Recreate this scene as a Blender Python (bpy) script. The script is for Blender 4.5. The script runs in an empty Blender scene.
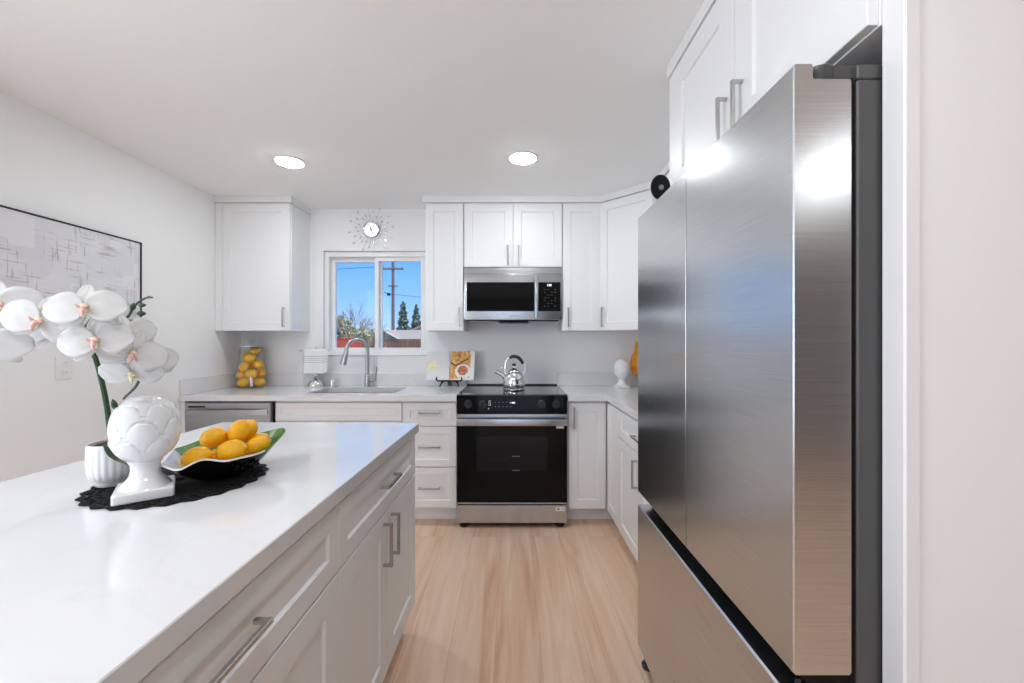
import bpy, bmesh, math, random
from mathutils import Vector, Matrix, Euler
random.seed(7)
PI = math.pi
SC = bpy.context.scene
COL = SC.collection

def lin(r, g, b):
    f = lambda c: (c/255/12.92) if c/255 <= .04045 else ((c/255+.055)/1.055)**2.4
    return (f(r), f(g), f(b), 1.0)

# ------------------------------------------------------------------ camera
cam_d = bpy.data.cameras.new('camera'); cam = bpy.data.objects.new('camera', cam_d); COL.objects.link(cam)
cam.location = (0, 0, 1.282); cam.rotation_euler = (PI/2, 0, 0)
cam_d.sensor_width = 36.0; cam_d.lens = 413/1024*36.0; cam_d.shift_y = 0.001
cam_d.clip_start = .02; cam_d.clip_end = 300
SC.camera = cam
# ------------------------------------------------------------------ view, sky, sun, added fill light
SC.view_settings.view_transform = 'Standard'; SC.view_settings.look = 'None'
SC.view_settings.gamma = 1.0; SC.view_settings.use_curve_mapping = False
SC.view_settings.exposure = 0.64
LAMP = 72.0          # radiance of the ceiling lamps
REAR_FILL = 7.0        # watts of fill light added at an unseen opening behind the camera
SIDE_FILL = 42.0         # watts of fill light added at an unseen opening left of the camera
w = bpy.data.worlds.new('sky'); SC.world = w; w.use_nodes = True
nt = w.node_tree; nt.nodes.clear()
tc = nt.nodes.new('ShaderNodeTexCoord'); sp = nt.nodes.new('ShaderNodeSeparateXYZ')
rp = nt.nodes.new('ShaderNodeValToRGB'); bg = nt.nodes.new('ShaderNodeBackground'); ow = nt.nodes.new('ShaderNodeOutputWorld')
nt.links.new(tc.outputs['Generated'], sp.inputs[0]); nt.links.new(sp.outputs['Z'], rp.inputs[0])
nt.links.new(rp.outputs[0], bg.inputs[0]); nt.links.new(bg.outputs[0], ow.inputs[0])
e = rp.color_ramp.elements
e[0].position = 0.0; e[0].color = lin(178, 210, 250)
e[1].position = 0.6; e[1].color = lin(80, 150, 230)
x_ = e.new(.09); x_.color = lin(138, 190, 248)
x_ = e.new(.2); x_.color = lin(100, 168, 244)
bg.inputs[1].default_value = 0.80
sun_d = bpy.data.lights.new('sun', 'SUN'); sun_d.energy = 3.0; sun_d.angle = .01; sun_d.color = (1, .95, .88)
sun = bpy.data.objects.new('sun', sun_d); COL.objects.link(sun)
sun.rotation_euler = (Vector((-.6, .6, -1.0))).to_track_quat('-Z', 'Y').to_euler()
pa_d = bpy.data.lights.new('rear_fill_light', 'AREA'); pa_d.shape = 'RECTANGLE'; pa_d.size = 2.5; pa_d.size_y = 1.9  # added fill lamp in an invented opening behind the camera
pa_d.energy = REAR_FILL; pa_d.color = (.98, .99, 1.0)
pa = bpy.data.objects.new('rear_fill_light', pa_d); COL.objects.link(pa)
pa.location = (-.5, -3.92, 1.1); 
pa.rotation_euler = Vector((0, 1, 0)).to_track_quat('-Z', 'Z').to_euler()
wl_d = bpy.data.lights.new('side_fill_light', 'AREA'); wl_d.shape = 'RECTANGLE'; wl_d.size = 2.4; wl_d.size_y = 1.3  # added fill lamp in an invented opening out of view on the left
wl_d.energy = SIDE_FILL; wl_d.color = (.95, .98, 1.0)
wl = bpy.data.objects.new('side_fill_light', wl_d); COL.objects.link(wl)
wl.location = (-2.40, -.30, 1.45); wl.rotation_euler = Vector((1, 0, 0)).to_track_quat('-Z', 'Z').to_euler()
cy = SC.cycles
cy.use_denoising = True; cy.max_bounces = 10; cy.diffuse_bounces = 6; cy.glossy_bounces = 5; cy.transparent_max_bounces = 16
cy.sample_clamp_indirect = 6.0; cy.caustics_reflective = False; cy.caustics_refractive = False

# ------------------------------------------------------------------ materials
def nodes(m):
    m.use_nodes = True
    return m.node_tree, m.node_tree.nodes['Principled BSDF']
def mat(name, col, rough=.5, metal=0.0, spec=.5, bump=0, bscale=60, coat=0, stretch=None, emit=None, var=0):
    m = bpy.data.materials.new(name); t, b = nodes(m)
    b.inputs['Base Color'].default_value = col; b.inputs['Roughness'].default_value = rough
    b.inputs['Metallic'].default_value = metal; b.inputs['Specular IOR Level'].default_value = spec
    b.inputs['Coat Weight'].default_value = coat
    if emit:
        b.inputs['Emission Color'].default_value = col; b.inputs['Emission Strength'].default_value = emit
    if bump or var:
        c = t.nodes.new('ShaderNodeTexCoord'); n = t.nodes.new('ShaderNodeTexNoise'); mp = t.nodes.new('ShaderNodeMapping')
        t.links.new(c.outputs['Object'], mp.inputs[0]); t.links.new(mp.outputs[0], n.inputs['Vector'])
        n.inputs['Scale'].default_value = bscale; n.inputs['Detail'].default_value = 3
        if stretch: mp.inputs['Scale'].default_value = stretch
        if bump:
            bp = t.nodes.new('ShaderNodeBump'); bp.inputs['Strength'].default_value = bump; bp.inputs['Distance'].default_value = .002
            t.links.new(n.outputs[0], bp.inputs['Height']); t.links.new(bp.outputs[0], b.inputs['Normal'])
        if var:
            r = t.nodes.new('ShaderNodeValToRGB'); t.links.new(n.outputs[0], r.inputs[0]); t.links.new(r.outputs[0], b.inputs['Base Color'])
            r.color_ramp.elements[0].position = .3; r.color_ramp.elements[1].position = .7
            r.color_ramp.elements[0].color = tuple(k*(1-var) for k in col[:3])+(1,); r.color_ramp.elements[1].color = tuple(min(1, k*(1+var)) for k in col[:3])+(1,)
    return m
M = {}
M['wall'] = mat('wall_paint', (.88, .88, .875, 1), .6, bump=.05, bscale=180)
M['ceiling'] = mat('ceiling_paint', (.93, .93, .925, 1), .75, bump=.05, bscale=160)
M['cab'] = mat('cabinet_paint', (.84, .845, .85, 1), .42, bump=.02, bscale=120)
M['wall_taupe'] = mat('taupe_wall_paint', (.40, .39, .375, 1), .6, bump=.05, bscale=180)  # dark tone set to cut bounce and reflections from the unseen walls
M['trim'] = mat('trim_paint', (.84, .84, .84, 1), .35, bump=.02, bscale=100)
M['vinyl'] = mat('window_vinyl', (.87, .87, .86, 1), .35, bump=.02, bscale=90)
M['nickel'] = mat('brushed_nickel', (.50, .495, .485, 1), .26, 1.0, bump=.03, bscale=300)
M['chrome'] = mat('polished_chrome', (.80, .80, .80, 1), .06, 1.0, bump=.01, bscale=20)
M['black_gloss'] = mat('black_glass', (.005, .005, .005, 1), .05, spec=.14, bump=.003, bscale=6)
M['cooktop'] = mat('cooktop_glass', (.012, .012, .013, 1), .06, spec=.8, bump=.003, bscale=6, coat=.6)
M['oven_window'] = mat('oven_window_glass', (.010, .010, .010, 1), .06, spec=.2, bump=.003, bscale=6)
M['black_plastic'] = mat('black_plastic', (.012, .012, .013, 1), .35, bump=.03, bscale=200)
M['gasket'] = mat('dark_gasket', (.006, .006, .006, 1), .6, spec=.2, bump=.05, bscale=120)
M['shadow_gap'] = mat('cabinet_carcass_grey', (.30, .30, .30, 1), .6, bump=.03, bscale=120)
M['ceramic'] = mat('white_glazed_ceramic', (.80, .80, .80, 1), .12, coat=.5, bump=.015, bscale=40)
M['pot'] = mat('white_pot_glaze', (.78, .78, .77, 1), .3, bump=.02, bscale=60)
M['lemon'] = mat('lemon_skin', lin(255, 186, 16), .32, bump=.35, bscale=220, var=.06)
M['jar_lemon'] = mat('jar_lemon_skin', lin(255, 190, 20), .32, bump=.35, bscale=200, var=.08)
M['green'] = mat('leaf_green', lin(40, 66, 24), .4, bump=.1, bscale=60, var=.25)
M['bud'] = mat('bud_olive', lin(150, 125, 40), .5, bump=.1, bscale=80, var=.2)
M['soil'] = mat('bark_soil', lin(62, 45, 34), .9, bump=.6, bscale=90, var=.4)
M['mat_black'] = mat('black_lace', (.007, .007, .007, 1), .75, spec=.2, bump=.6, bscale=260)
M['steel_sink'] = mat('sink_steel', (.38, .38, .38, 1), .3, 1.0, bump=.02, bscale=200)
M['black_iron'] = mat('black_iron', (.010, .010, .010, 1), .4, bump=.05, bscale=120)
M['white_plastic'] = mat('white_plastic', (.84, .84, .83, 1), .35, bump=.02, bscale=120)
M['grey_mark'] = mat('grey_print', (.25, .25, .25, 1), .5, bump=.01, bscale=50)
M['dim_mark'] = mat('dim_print', (.07, .07, .07, 1), .5, bump=.01, bscale=50)
M['label'] = mat('white_label', (.80, .80, .78, 1), .5, bump=.01, bscale=50)
M['amber'] = mat('amber_glaze', lin(232, 150, 38), .18, bump=.02, bscale=30, var=.12)
M['frame_dark'] = mat('dark_bronze_frame', lin(60, 52, 48), .4, .2, bump=.03, bscale=90)
M['lamp'] = mat('lamp_lens', (.925, .97, 1.0, 1), .5, emit=LAMP, bump=.01, bscale=9)
M['display'] = mat('lit_display', (.75, .85, 1, 1), .5, emit=.75, bump=.01, bscale=9)
M['page'] = mat('paper', (.80, .80, .80, 1), .5, bump=.02, bscale=90)
M['page_yellow'] = mat('printed_yellow', lin(242, 234, 190), .5, var=.15, bscale=40)
M['food'] = mat('printed_food', lin(244, 158, 76), .4, var=.6, bscale=45)
M['food_brown'] = mat('printed_roast', lin(196, 112, 62), .4, var=.7, bscale=60)

def steel(name, col, rough, axis, bump=.02):      # brushed stainless: fine streaks running along one axis
    m = bpy.data.materials.new(name); t, b = nodes(m)
    b.inputs['Metallic'].default_value = 1.0; b.inputs['Base Color'].default_value = col
    c = t.nodes.new('ShaderNodeTexCoord'); mp = t.nodes.new('ShaderNodeMapping'); n = t.nodes.new('ShaderNodeTexNoise')
    s = [900, 900, 900]; s[axis] = 6
    mp.inputs['Scale'].default_value = s; n.inputs['Scale'].default_value = 1.0; n.inputs['Detail'].default_value = 2
    t.links.new(c.outputs['Object'], mp.inputs[0]); t.links.new(mp.outputs[0], n.inputs['Vector'])
    r = t.nodes.new('ShaderNodeMapRange'); t.links.new(n.outputs[0], r.inputs[0])
    if not bump:        # fine horizontal brushing seen as tone
        mp.inputs['Scale'].default_value = (5, 5, 420)
        cr = t.nodes.new('ShaderNodeValToRGB'); cr.color_ramp.elements[0].position = .3; cr.color_ramp.elements[1].position = .7
        cr.color_ramp.elements[0].color = tuple(k*.93 for k in col[:3])+(1,); cr.color_ramp.elements[1].color = tuple(k*1.06 for k in col[:3])+(1,)
        t.links.new(n.outputs[0], cr.inputs[0]); t.links.new(cr.outputs[0], b.inputs['Base Color'])
    if not bump: r.inputs[0].default_value = .5; t.links.remove(r.inputs[0].links[0])
    r.inputs[1].default_value = .3; r.inputs[2].default_value = .7; r.inputs[3].default_value = rough*.9; r.inputs[4].default_value = rough*1.1
    t.links.new(r.outputs[0], b.inputs['Roughness'])
    bp = t.nodes.new('ShaderNodeBump'); bp.inputs['Strength'].default_value = bump; bp.inputs['Distance'].default_value = .001
    if bump: t.links.new(n.outputs[0], bp.inputs['Height']); t.links.new(bp.outputs[0], b.inputs['Normal'])
    return m
M['steel_x'] = steel('brushed_steel', (.50, .515, .53, 1), .24, 0)
M['steel_y'] = steel('fridge_steel', (.58, .595, .61, 1), .25, 1, 0)
M['steel_door'] = steel('fridge_steel_far_door', (.60, .61, .62, 1), .22, 1, 0)
M['dw_steel'] = steel('dishwasher_steel', (.44, .44, .445, 1), .30, 0)
M['case'] = mat('fridge_case_grey', (.085, .085, .085, 1), .4, .3, bump=.03, bscale=160)

def glassy(name, tint=(1, 1, 1, 1), rough=.02, base=.03, edge=.55):
    m = bpy.data.materials.new(name); m.use_nodes = True; t = m.node_tree; t.nodes.clear()
    o = t.nodes.new('ShaderNodeOutputMaterial'); mx = t.nodes.new('ShaderNodeMixShader'); tr = t.nodes.new('ShaderNodeBsdfTransparent')
    g = t.nodes.new('ShaderNodeBsdfGlossy'); lw = t.nodes.new('ShaderNodeLayerWeight'); lw.inputs[0].default_value = .5; pw = t.nodes.new('ShaderNodeMath'); pw.operation = 'POWER'; pw.inputs[1].default_value = 3.0; fr = t.nodes.new('ShaderNodeMath'); fr.operation = 'MULTIPLY_ADD'; fr.inputs[1].default_value = edge; fr.inputs[2].default_value = base
    t.links.new(lw.outputs['Facing'], pw.inputs[0]); t.links.new(pw.outputs[0], fr.inputs[0])
    tr.inputs[0].default_value = tint; g.inputs['Roughness'].default_value = rough
    t.links.new(fr.outputs[0], mx.inputs[0]); t.links.new(tr.outputs[0], mx.inputs[1]); t.links.new(g.outputs[0], mx.inputs[2])
    t.links.new(mx.outputs[0], o.inputs[0])
    return m
M['glass'] = glassy('window_glass', base=.006, edge=.3)
M['jar_glass'] = glassy('jar_glass', (.95, .96, .96, 1))

def quartz():
    m = bpy.data.materials.new('white_quartz'); t, b = nodes(m)
    c = t.nodes.new('ShaderNodeTexCoord'); n = t.nodes.new('ShaderNodeTexNoise'); n.inputs['Scale'].default_value = 2.2; n.inputs['Detail'].default_value = 6; n.inputs['Distortion'].default_value = 1.2
    r = t.nodes.new('ShaderNodeValToRGB'); el = r.color_ramp.elements
    el[0].position = .40; el[0].color = (.755, .755, .76, 1); el[1].position = .62; el[1].color = (.765, .765, .768, 1)
    k = el.new(.505); k.color = (.735, .735, .742, 1); k = el.new(.485); k.color = (.755, .755, .76, 1); k = el.new(.525); k.color = (.76, .76, .765, 1)
    t.links.new(c.outputs['Object'], n.inputs['Vector']); t.links.new(n.outputs[0], r.inputs[0]); t.links.new(r.outputs[0], b.inputs['Base Color'])
    b.inputs['Roughness'].default_value = .09
    return m
M['quartz'] = quartz()

def oak():
    m = bpy.data.materials.new('light_oak_planks'); t, b = nodes(m); L = t.links.new
    c = t.nodes.new('ShaderNodeTexCoord'); mp = t.nodes.new('ShaderNodeMapping'); mp.inputs['Rotation'].default_value = (0, 0, PI/2)
    mp.inputs['Location'].default_value = (0.33, .07, 0)
    L(c.outputs['Object'], mp.inputs[0])
    br = t.nodes.new('ShaderNodeTexBrick'); br.offset = .37; br.inputs['Scale'].default_value = 1.0
    br.inputs['Brick Width'].default_value = 2.4; br.inputs['Row Height'].default_value = .19; br.inputs['Mortar Size'].default_value = .0009
    br.inputs['Mortar Smooth'].default_value = .3; br.inputs['Bias'].default_value = 0
    br.inputs['Color1'].default_value = (.25, .25, .25, 1); br.inputs['Color2'].default_value = (.75, .75, .75, 1); br.inputs['Mortar'].default_value = (.2, .2, .2, 1)
    L(mp.outputs[0], br.inputs['Vector'])
    # grain: noise stretched along the plank, shifted per plank
    mp2 = t.nodes.new('ShaderNodeMapping'); mp2.inputs['Scale'].default_value = (.55, 7.5, 1)
    L(mp.outputs[0], mp2.inputs[0])
    ad = t.nodes.new('ShaderNodeVectorMath'); ad.operation = 'MULTIPLY_ADD'; ad.inputs[1].default_value = (37, 19, 23)
    L(br.outputs['Color'], ad.inputs[0]); L(mp2.outputs[0], ad.inputs[2])
    n = t.nodes.new('ShaderNodeTexNoise'); n.inputs['Scale'].default_value = 2.0; n.inputs['Detail'].default_value = 7; n.inputs['Distortion'].default_value = .9
    L(ad.outputs[0], n.inputs['Vector'])
    r = t.nodes.new('ShaderNodeValToRGB'); el = r.color_ramp.elements
    el[0].position = .28; el[0].color = lin(213, 170, 138); el[1].position = .72; el[1].color = lin(239, 212, 187)
    k = el.new(.42); k.color = lin(228, 191, 161); k = el.new(.55); k.color = lin(233, 202, 174)
    L(n.outputs[0], r.inputs[0])
    wv = t.nodes.new('ShaderNodeTexNoise'); wv.inputs['Scale'].default_value = 1.0; wv.inputs['Detail'].default_value = 2
    mp3 = t.nodes.new('ShaderNodeMapping'); mp3.inputs['Scale'].default_value = (3, 160, 1); L(mp.outputs[0], mp3.inputs[0]); L(mp3.outputs[0], wv.inputs['Vector'])
    mx = t.nodes.new('ShaderNodeMix'); mx.data_type = 'RGBA'; mx.blend_type = 'SOFT_LIGHT'; mx.inputs[0].default_value = .25
    L(r.outputs[0], mx.inputs[6]); L(wv.outputs[0], mx.inputs[7])
    mx2 = t.nodes.new('ShaderNodeMix'); mx2.data_type = 'RGBA'; mx2.blend_type = 'SOFT_LIGHT'; mx2.inputs[0].default_value = .16
    L(mx.outputs[2], mx2.inputs[6]); L(br.outputs['Color'], mx2.inputs[7])
    mx3 = t.nodes.new('ShaderNodeMix'); mx3.data_type = 'RGBA'; mx3.blend_type = 'MULTIPLY'
    ml = t.nodes.new('ShaderNodeMath'); ml.operation = 'MULTIPLY'; ml.inputs[1].default_value = .45; L(br.outputs['Fac'], ml.inputs[0])
    L(ml.outputs[0], mx3.inputs[0]); L(mx2.outputs[2], mx3.inputs[6]); mx3.inputs[7].default_value = (.3, .22, .16, 1)
    L(mx3.outputs[2], b.inputs['Base Color']); b.inputs['Roughness'].default_value = .36
    bp = t.nodes.new('ShaderNodeBump'); bp.inputs['Strength'].default_value = .08; bp.inputs['Distance'].default_value = .002
    L(wv.outputs[0], bp.inputs['Height']); L(bp.outputs[0], b.inputs['Normal'])
    return m
M['oak'] = oak()

def petal_mat():
    m = bpy.data.materials.new('orchid_petal'); t, b = nodes(m)
    b.inputs['Base Color'].default_value = (.90, .90, .895, 1); b.inputs['Roughness'].default_value = .5
    c = t.nodes.new('ShaderNodeTexCoord'); n = t.nodes.new('ShaderNodeTexNoise'); n.inputs['Scale'].default_value = 70
    bp = t.nodes.new('ShaderNodeBump'); bp.inputs['Strength'].default_value = .12; bp.inputs['Distance'].default_value = .002
    t.links.new(c.outputs['Object'], n.inputs['Vector']); t.links.new(n.outputs[0], bp.inputs['Height']); t.links.new(bp.outputs[0], b.inputs['Normal'])
    tl = t.nodes.new('ShaderNodeBsdfTranslucent'); tl.inputs[0].default_value = (.86, .86, .84, 1)
    mx = t.nodes.new('ShaderNodeMixShader'); mx.inputs[0].default_value = .35
    o = t.nodes['Material Output']
    t.links.new(b.outputs[0], mx.inputs[1]); t.links.new(tl.outputs[0], mx.inputs[2]); t.links.new(mx.outputs[0], o.inputs[0])
    return m
M['petal'] = petal_mat()
M['lip'] = mat('orchid_lip', lin(244, 192, 184), .5, var=.2, bscale=170)
M['lip_yellow'] = mat('orchid_throat', lin(244, 232, 190), .5, var=.12, bscale=120)

def towel_mat():
    m = bpy.data.materials.new('striped_towel'); t, b = nodes(m)
    at = t.nodes.new('ShaderNodeUVMap'); s = t.nodes.new('ShaderNodeSeparateXYZ'); r = t.nodes.new('ShaderNodeValToRGB'); r.color_ramp.interpolation = 'CONSTANT'
    t.links.new(at.outputs[0], s.inputs[0]); t.links.new(s.outputs['Y'], r.inputs[0])
    el = r.color_ramp.elements; wc = (.80, .80, .81, 1); gc = (.36, .36, .38, 1)
    el[0].position = 0; el[0].color = wc; el[1].position = .30; el[1].color = gc
    for p, c in ((.317, wc), (.385, gc), (.402, wc), (.455, gc), (.472, wc), (.54, gc), (.555, wc)):
        k = el.new(p); k.color = c
    t.links.new(r.outputs[0], b.inputs['Base Color']); b.inputs['Roughness'].default_value = .9
    c2 = t.nodes.new('ShaderNodeTexCoord'); n = t.nodes.new('ShaderNodeTexNoise'); n.inputs['Scale'].default_value = 300
    bp = t.nodes.new('ShaderNodeBump'); bp.inputs['Strength'].default_value = .3; bp.inputs['Distance'].default_value = .002
    t.links.new(c2.outputs['Object'], n.inputs['Vector']); t.links.new(n.outputs[0], bp.inputs['Height']); t.links.new(bp.outputs[0], b.inputs['Normal'])
    return m
M['towel'] = towel_mat()

def canvas_mat():       # pale abstract: lavender and white blocks with brown scratch marks
    m = bpy.data.materials.new('abstract_canvas'); t, b = nodes(m); L = t.links.new
    c = t.nodes.new('ShaderNodeTexCoord'); mp = t.nodes.new('ShaderNodeMapping'); mp.inputs['Rotation'].default_value = (0, PI/2, 0)
    L(c.outputs['Object'], mp.inputs[0])     # x -> along z, y stays
    v = t.nodes.new('ShaderNodeTexVoronoi'); v.distance = 'CHEBYCHEV'; v.inputs['Scale'].default_value = 6.5; v.inputs['Randomness'].default_value = .85
    L(mp.outputs[0], v.inputs['Vector'])
    r = t.nodes.new('ShaderNodeValToRGB'); el = r.color_ramp.elements
    el[0].color = lin(208, 208, 215); el[1].color = lin(234, 234, 235); k = el.new(.5); k.color = lin(222, 222, 226)
    L(v.outputs['Color'], r.inputs[0])
    def streak(sc, scale, lo, hi):
        q = t.nodes.new('ShaderNodeMapping'); q.inputs['Scale'].default_value = sc; L(c.outputs['Object'], q.inputs[0])
        n = t.nodes.new('ShaderNodeTexNoise'); n.inputs['Scale'].default_value = scale; n.inputs['Detail'].default_value = 4; L(q.outputs[0], n.inputs['Vector'])
        a = t.nodes.new('ShaderNodeMapRange'); a.inputs[1].default_value = lo; a.inputs[2].default_value = hi; L(n.outputs[0], a.inputs[0]); return a
    h = streak((1, 3, 45), 2.2, .56, .63); ve = streak((1, 45, 4), 2.0, .57, .64); mk = streak((1, 3.2, 4.0), 1.3, .47, .57); mk2 = streak((1, 4, 3), 1.7, .50, .58)
    def mul(a, bb, f=1.0):
        q = t.nodes.new('ShaderNodeMath'); q.operation = 'MULTIPLY'; L(a.outputs[0], q.inputs[0]); L(bb.outputs[0], q.inputs[1])
        z = t.nodes.new('ShaderNodeMath'); z.operation = 'MULTIPLY'; z.inputs[1].default_value = f; L(q.outputs[0], z.inputs[0]); return z
    soft = streak((1, 2, 2), 2.5, .3, .75)
    x1 = t.nodes.new('ShaderNodeMix'); x1.data_type = 'RGBA'; L(mul(soft, soft, .95).outputs[0], x1.inputs[0]); L(r.outputs[0], x1.inputs[6]); x1.inputs[7].default_value = lin(226, 226, 229)
    x2 = t.nodes.new('ShaderNodeMix'); x2.data_type = 'RGBA'; L(mul(h, mk, .5).outputs[0], x2.inputs[0]); L(x1.outputs[2], x2.inputs[6]); x2.inputs[7].default_value = lin(150, 140, 126)
    x3 = t.nodes.new('ShaderNodeMix'); x3.data_type = 'RGBA'; L(mul(ve, mk2, .5).outputs[0], x3.inputs[0]); L(x2.outputs[2], x3.inputs[6]); x3.inputs[7].default_value = lin(130, 120, 106)
    L(x3.outputs[2], b.inputs['Base Color']); b.inputs['Roughness'].default_value = .7
    return m
M['canvas'] = canvas_mat()

# ------------------------------------------------------------------ mesh helpers
class Fr:       # a local frame: u along the front, v up, w out of it
    def __init__(s, o, U, V, W): s.o, s.U, s.V, s.W = Vector(o), Vector(U), Vector(V), Vector(W)
    def p(s, u, v, w): return s.o + s.U*u + s.V*v + s.W*w
ID = Fr((0, 0, 0), (1, 0, 0), (0, 1, 0), (0, 0, 1))
def front(y): return Fr((0, y, 0), (1, 0, 0), (0, 0, 1), (0, -1, 0))      # faces the camera
def faceR(x): return Fr((x, 0, 0), (0, 1, 0), (0, 0, 1), (1, 0, 0))       # faces +X
def faceL(x): return Fr((x, 0, 0), (0, 1, 0), (0, 0, 1), (-1, 0, 0))      # faces -X

class MB:
    def __init__(s): s.bm = bmesh.new(); s.mi = 0
    def _mark(s, faces):
        for f in faces: f.material_index = s.mi
    def box(s, x0, x1, y0, y1, z0, z1, bev=.0015, fr=ID, seg=1):
        vs = [s.bm.verts.new(fr.p(x, y, z)) for x in (x0, x1) for y in (y0, y1) for z in (z0, z1)]
        q = [(0, 1, 3, 2), (4, 6, 7, 5), (0, 4, 5, 1), (2, 3, 7, 6), (0, 2, 6, 4), (1, 5, 7, 3)]
        fs = [s.bm.faces.new([vs[i] for i in f]) for f in q]; s._mark(fs)
        if bev:
            es = list({e for f in fs for e in f.edges})
            r = bmesh.ops.bevel(s.bm, geom=es, offset=bev, offset_type='OFFSET', segments=seg, affect='EDGES', profile=.6, material=-1)
        return s
    def rings(s, rs, cap=True, close=False):      # loft a list of closed loops of points
        L = [[s.bm.verts.new(p) for p in r] for r in rs]; n = len(L[0]); fs = []
        pairs = list(zip(L, L[1:])) + ([(L[-1], L[0])] if close else [])
        for a, b in pairs:
            for i in range(n):
                j = (i+1) % n
                fs.append(s.bm.faces.new((a[i], a[j], b[j], b[i])))
        if cap and not close:
            fs.append(s.bm.faces.new(L[0])); fs.append(s.bm.faces.new(list(reversed(L[-1]))))
        s._mark(fs); return s
    def shaker(s, fr, u0, u1, v0, v1, t=.02, st=.06, d=.008):
        def ring(i, w): return [fr.p(u0+i, v0+i, w), fr.p(u1-i, v0+i, w), fr.p(u1-i, v1-i, w), fr.p(u0+i, v1-i, w)]
        return s.rings([ring(0, 0), ring(0, t-.0015), ring(.0015, t), ring(st, t), ring(st+.004, t-d)])
    def slab(s, fr, u0, u1, v0, v1, t=.02):
        def ring(i, w): return [fr.p(u0+i, v0+i, w), fr.p(u1-i, v0+i, w), fr.p(u1-i, v1-i, w), fr.p(u0+i, v1-i, w)]
        return s.rings([ring(0, 0), ring(0, t-.0015), ring(.0015, t)])
    def prism(s, pts, fr, w0, w1):
        return s.rings([[fr.p(a, b, w0) for a, b in pts], [fr.p(a, b, w1) for a, b in pts]])
    def lathe(s, prof, c=(0, 0, 0), seg=40, rmod=None, axis=None, cap=True):
        c = Vector(c); R = axis or Matrix.Identity(3); rs = []
        for r, z in prof:
            ring = []
            for i in range(seg):
                a = 2*PI*i/seg; rr = r*(rmod(a, z) if rmod else 1)
                ring.append(c + R @ Vector((rr*math.cos(a), rr*math.sin(a), z)))
            rs.append(ring)
        return s.rings(rs, cap)
    def tube(s, path, r, seg=12, cap=True, flat=1.0):
        P = [Vector(p) for p in path]; n = len(P); rs = []; up = None
        for i, p in enumerate(P):
            d = (P[min(i+1, n-1)] - P[max(i-1, 0)]).normalized()
            if up is None:
                up = Vector((0, 0, 1)) if abs(d.z) < .9 else Vector((0, 1, 0))
            a = (up - d*up.dot(d)).normalized(); b = d.cross(a); up = a
            rr = r(i/(n-1)) if callable(r) else r
            rs.append([p + a*rr*math.cos(2*PI*k/seg) + b*rr*flat*math.sin(2*PI*k/seg) for k in range(seg)])
        return s.rings(rs, cap)
    def ball(s, c, r, sc=(1, 1, 1), seg=16):
        prof = [(max(1e-4, r*math.sin(PI*i/(seg//2))), -r*math.cos(PI*i/(seg//2))) for i in range(seg//2+1)]
        c = Vector(c); rs = [[c + Vector((q*math.cos(2*PI*k/seg)*sc[0], q*math.sin(2*PI*k/seg)*sc[1], z*sc[2])) for k in range(seg)] for q, z in prof]
        return s.rings(rs)
    def grid(s, f, nu, nv, closeu=False):
        V = [[s.bm.verts.new(f(i/nu, j/nv)) for j in range(nv+1)] for i in range(nu+1)]
        s._mark([s.bm.faces.new((V[i][j], V[i+1][j], V[i+1][j+1], V[i][j+1])) for i in range(nu) for j in range(nv)]); return s
ORG = {}
def build(name, mb, m, parent=None, smooth=35, loc=None, weld=False, solid=0):
    """One mesh object. Shapes are drawn in room coordinates (turned with the thing if the thing is turned)."""
    bm = mb.bm; o0 = ORG[parent.name] if parent else Vector(loc or (0, 0, 0))
    if weld: bmesh.ops.remove_doubles(bm, verts=bm.verts[:], dist=1e-5)
    bmesh.ops.recalc_face_normals(bm, faces=bm.faces[:])
    bmesh.ops.translate(bm, verts=bm.verts[:], vec=-o0)
    me = bpy.data.meshes.new(name); bm.to_mesh(me); bm.free()
    for x in (m if isinstance(m, (list, tuple)) else [m]): me.materials.append(M[x])
    for p in me.polygons: p.use_smooth = True
    me.set_sharp_from_angle(angle=math.radians(smooth))
    o = bpy.data.objects.new(name, me); COL.objects.link(o)
    if parent: o.parent = parent
    else: o.location = o0
    if solid:
        md = o.modifiers.new('thickness', 'SOLIDIFY'); md.thickness = solid; md.offset = 0
    ORG[o.name] = o0
    return o
def tag(o, label, cat, group=None, kind=None):
    o['label'] = label; o['category'] = cat
    if group: o['group'] = group
    if kind: o['kind'] = kind
    return o
def thing(name, label, cat, loc=(0, 0, 0), rz=0, group=None):
    o = bpy.data.objects.new(name, None); COL.objects.link(o); o.location = loc; o.rotation_euler = (0, 0, rz)
    o.empty_display_size = .05; ORG[o.name] = Vector(loc)
    return tag(o, label, cat, group)
def struct(name, mb, m, label=None, cat=None, **k):
    o = build(name, mb, m, **k)
    o['kind'] = 'structure'
    tag(o, label or name.replace('_', ' '), cat or name.split('_')[0], kind='structure')
    return o
def dup(root, loc, rz=None, label=None, scale=None):
    r = root.copy(); COL.objects.link(r); r.location = loc
    if rz is not None: r.rotation_euler = (0, 0, rz)
    if scale: r.scale = scale
    if label: r['label'] = label
    for ch in list(root.children):
        c = ch.copy(); COL.objects.link(c); c.parent = r
        for g in list(ch.children):
            d = g.copy(); COL.objects.link(d); d.parent = c
    return r

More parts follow.
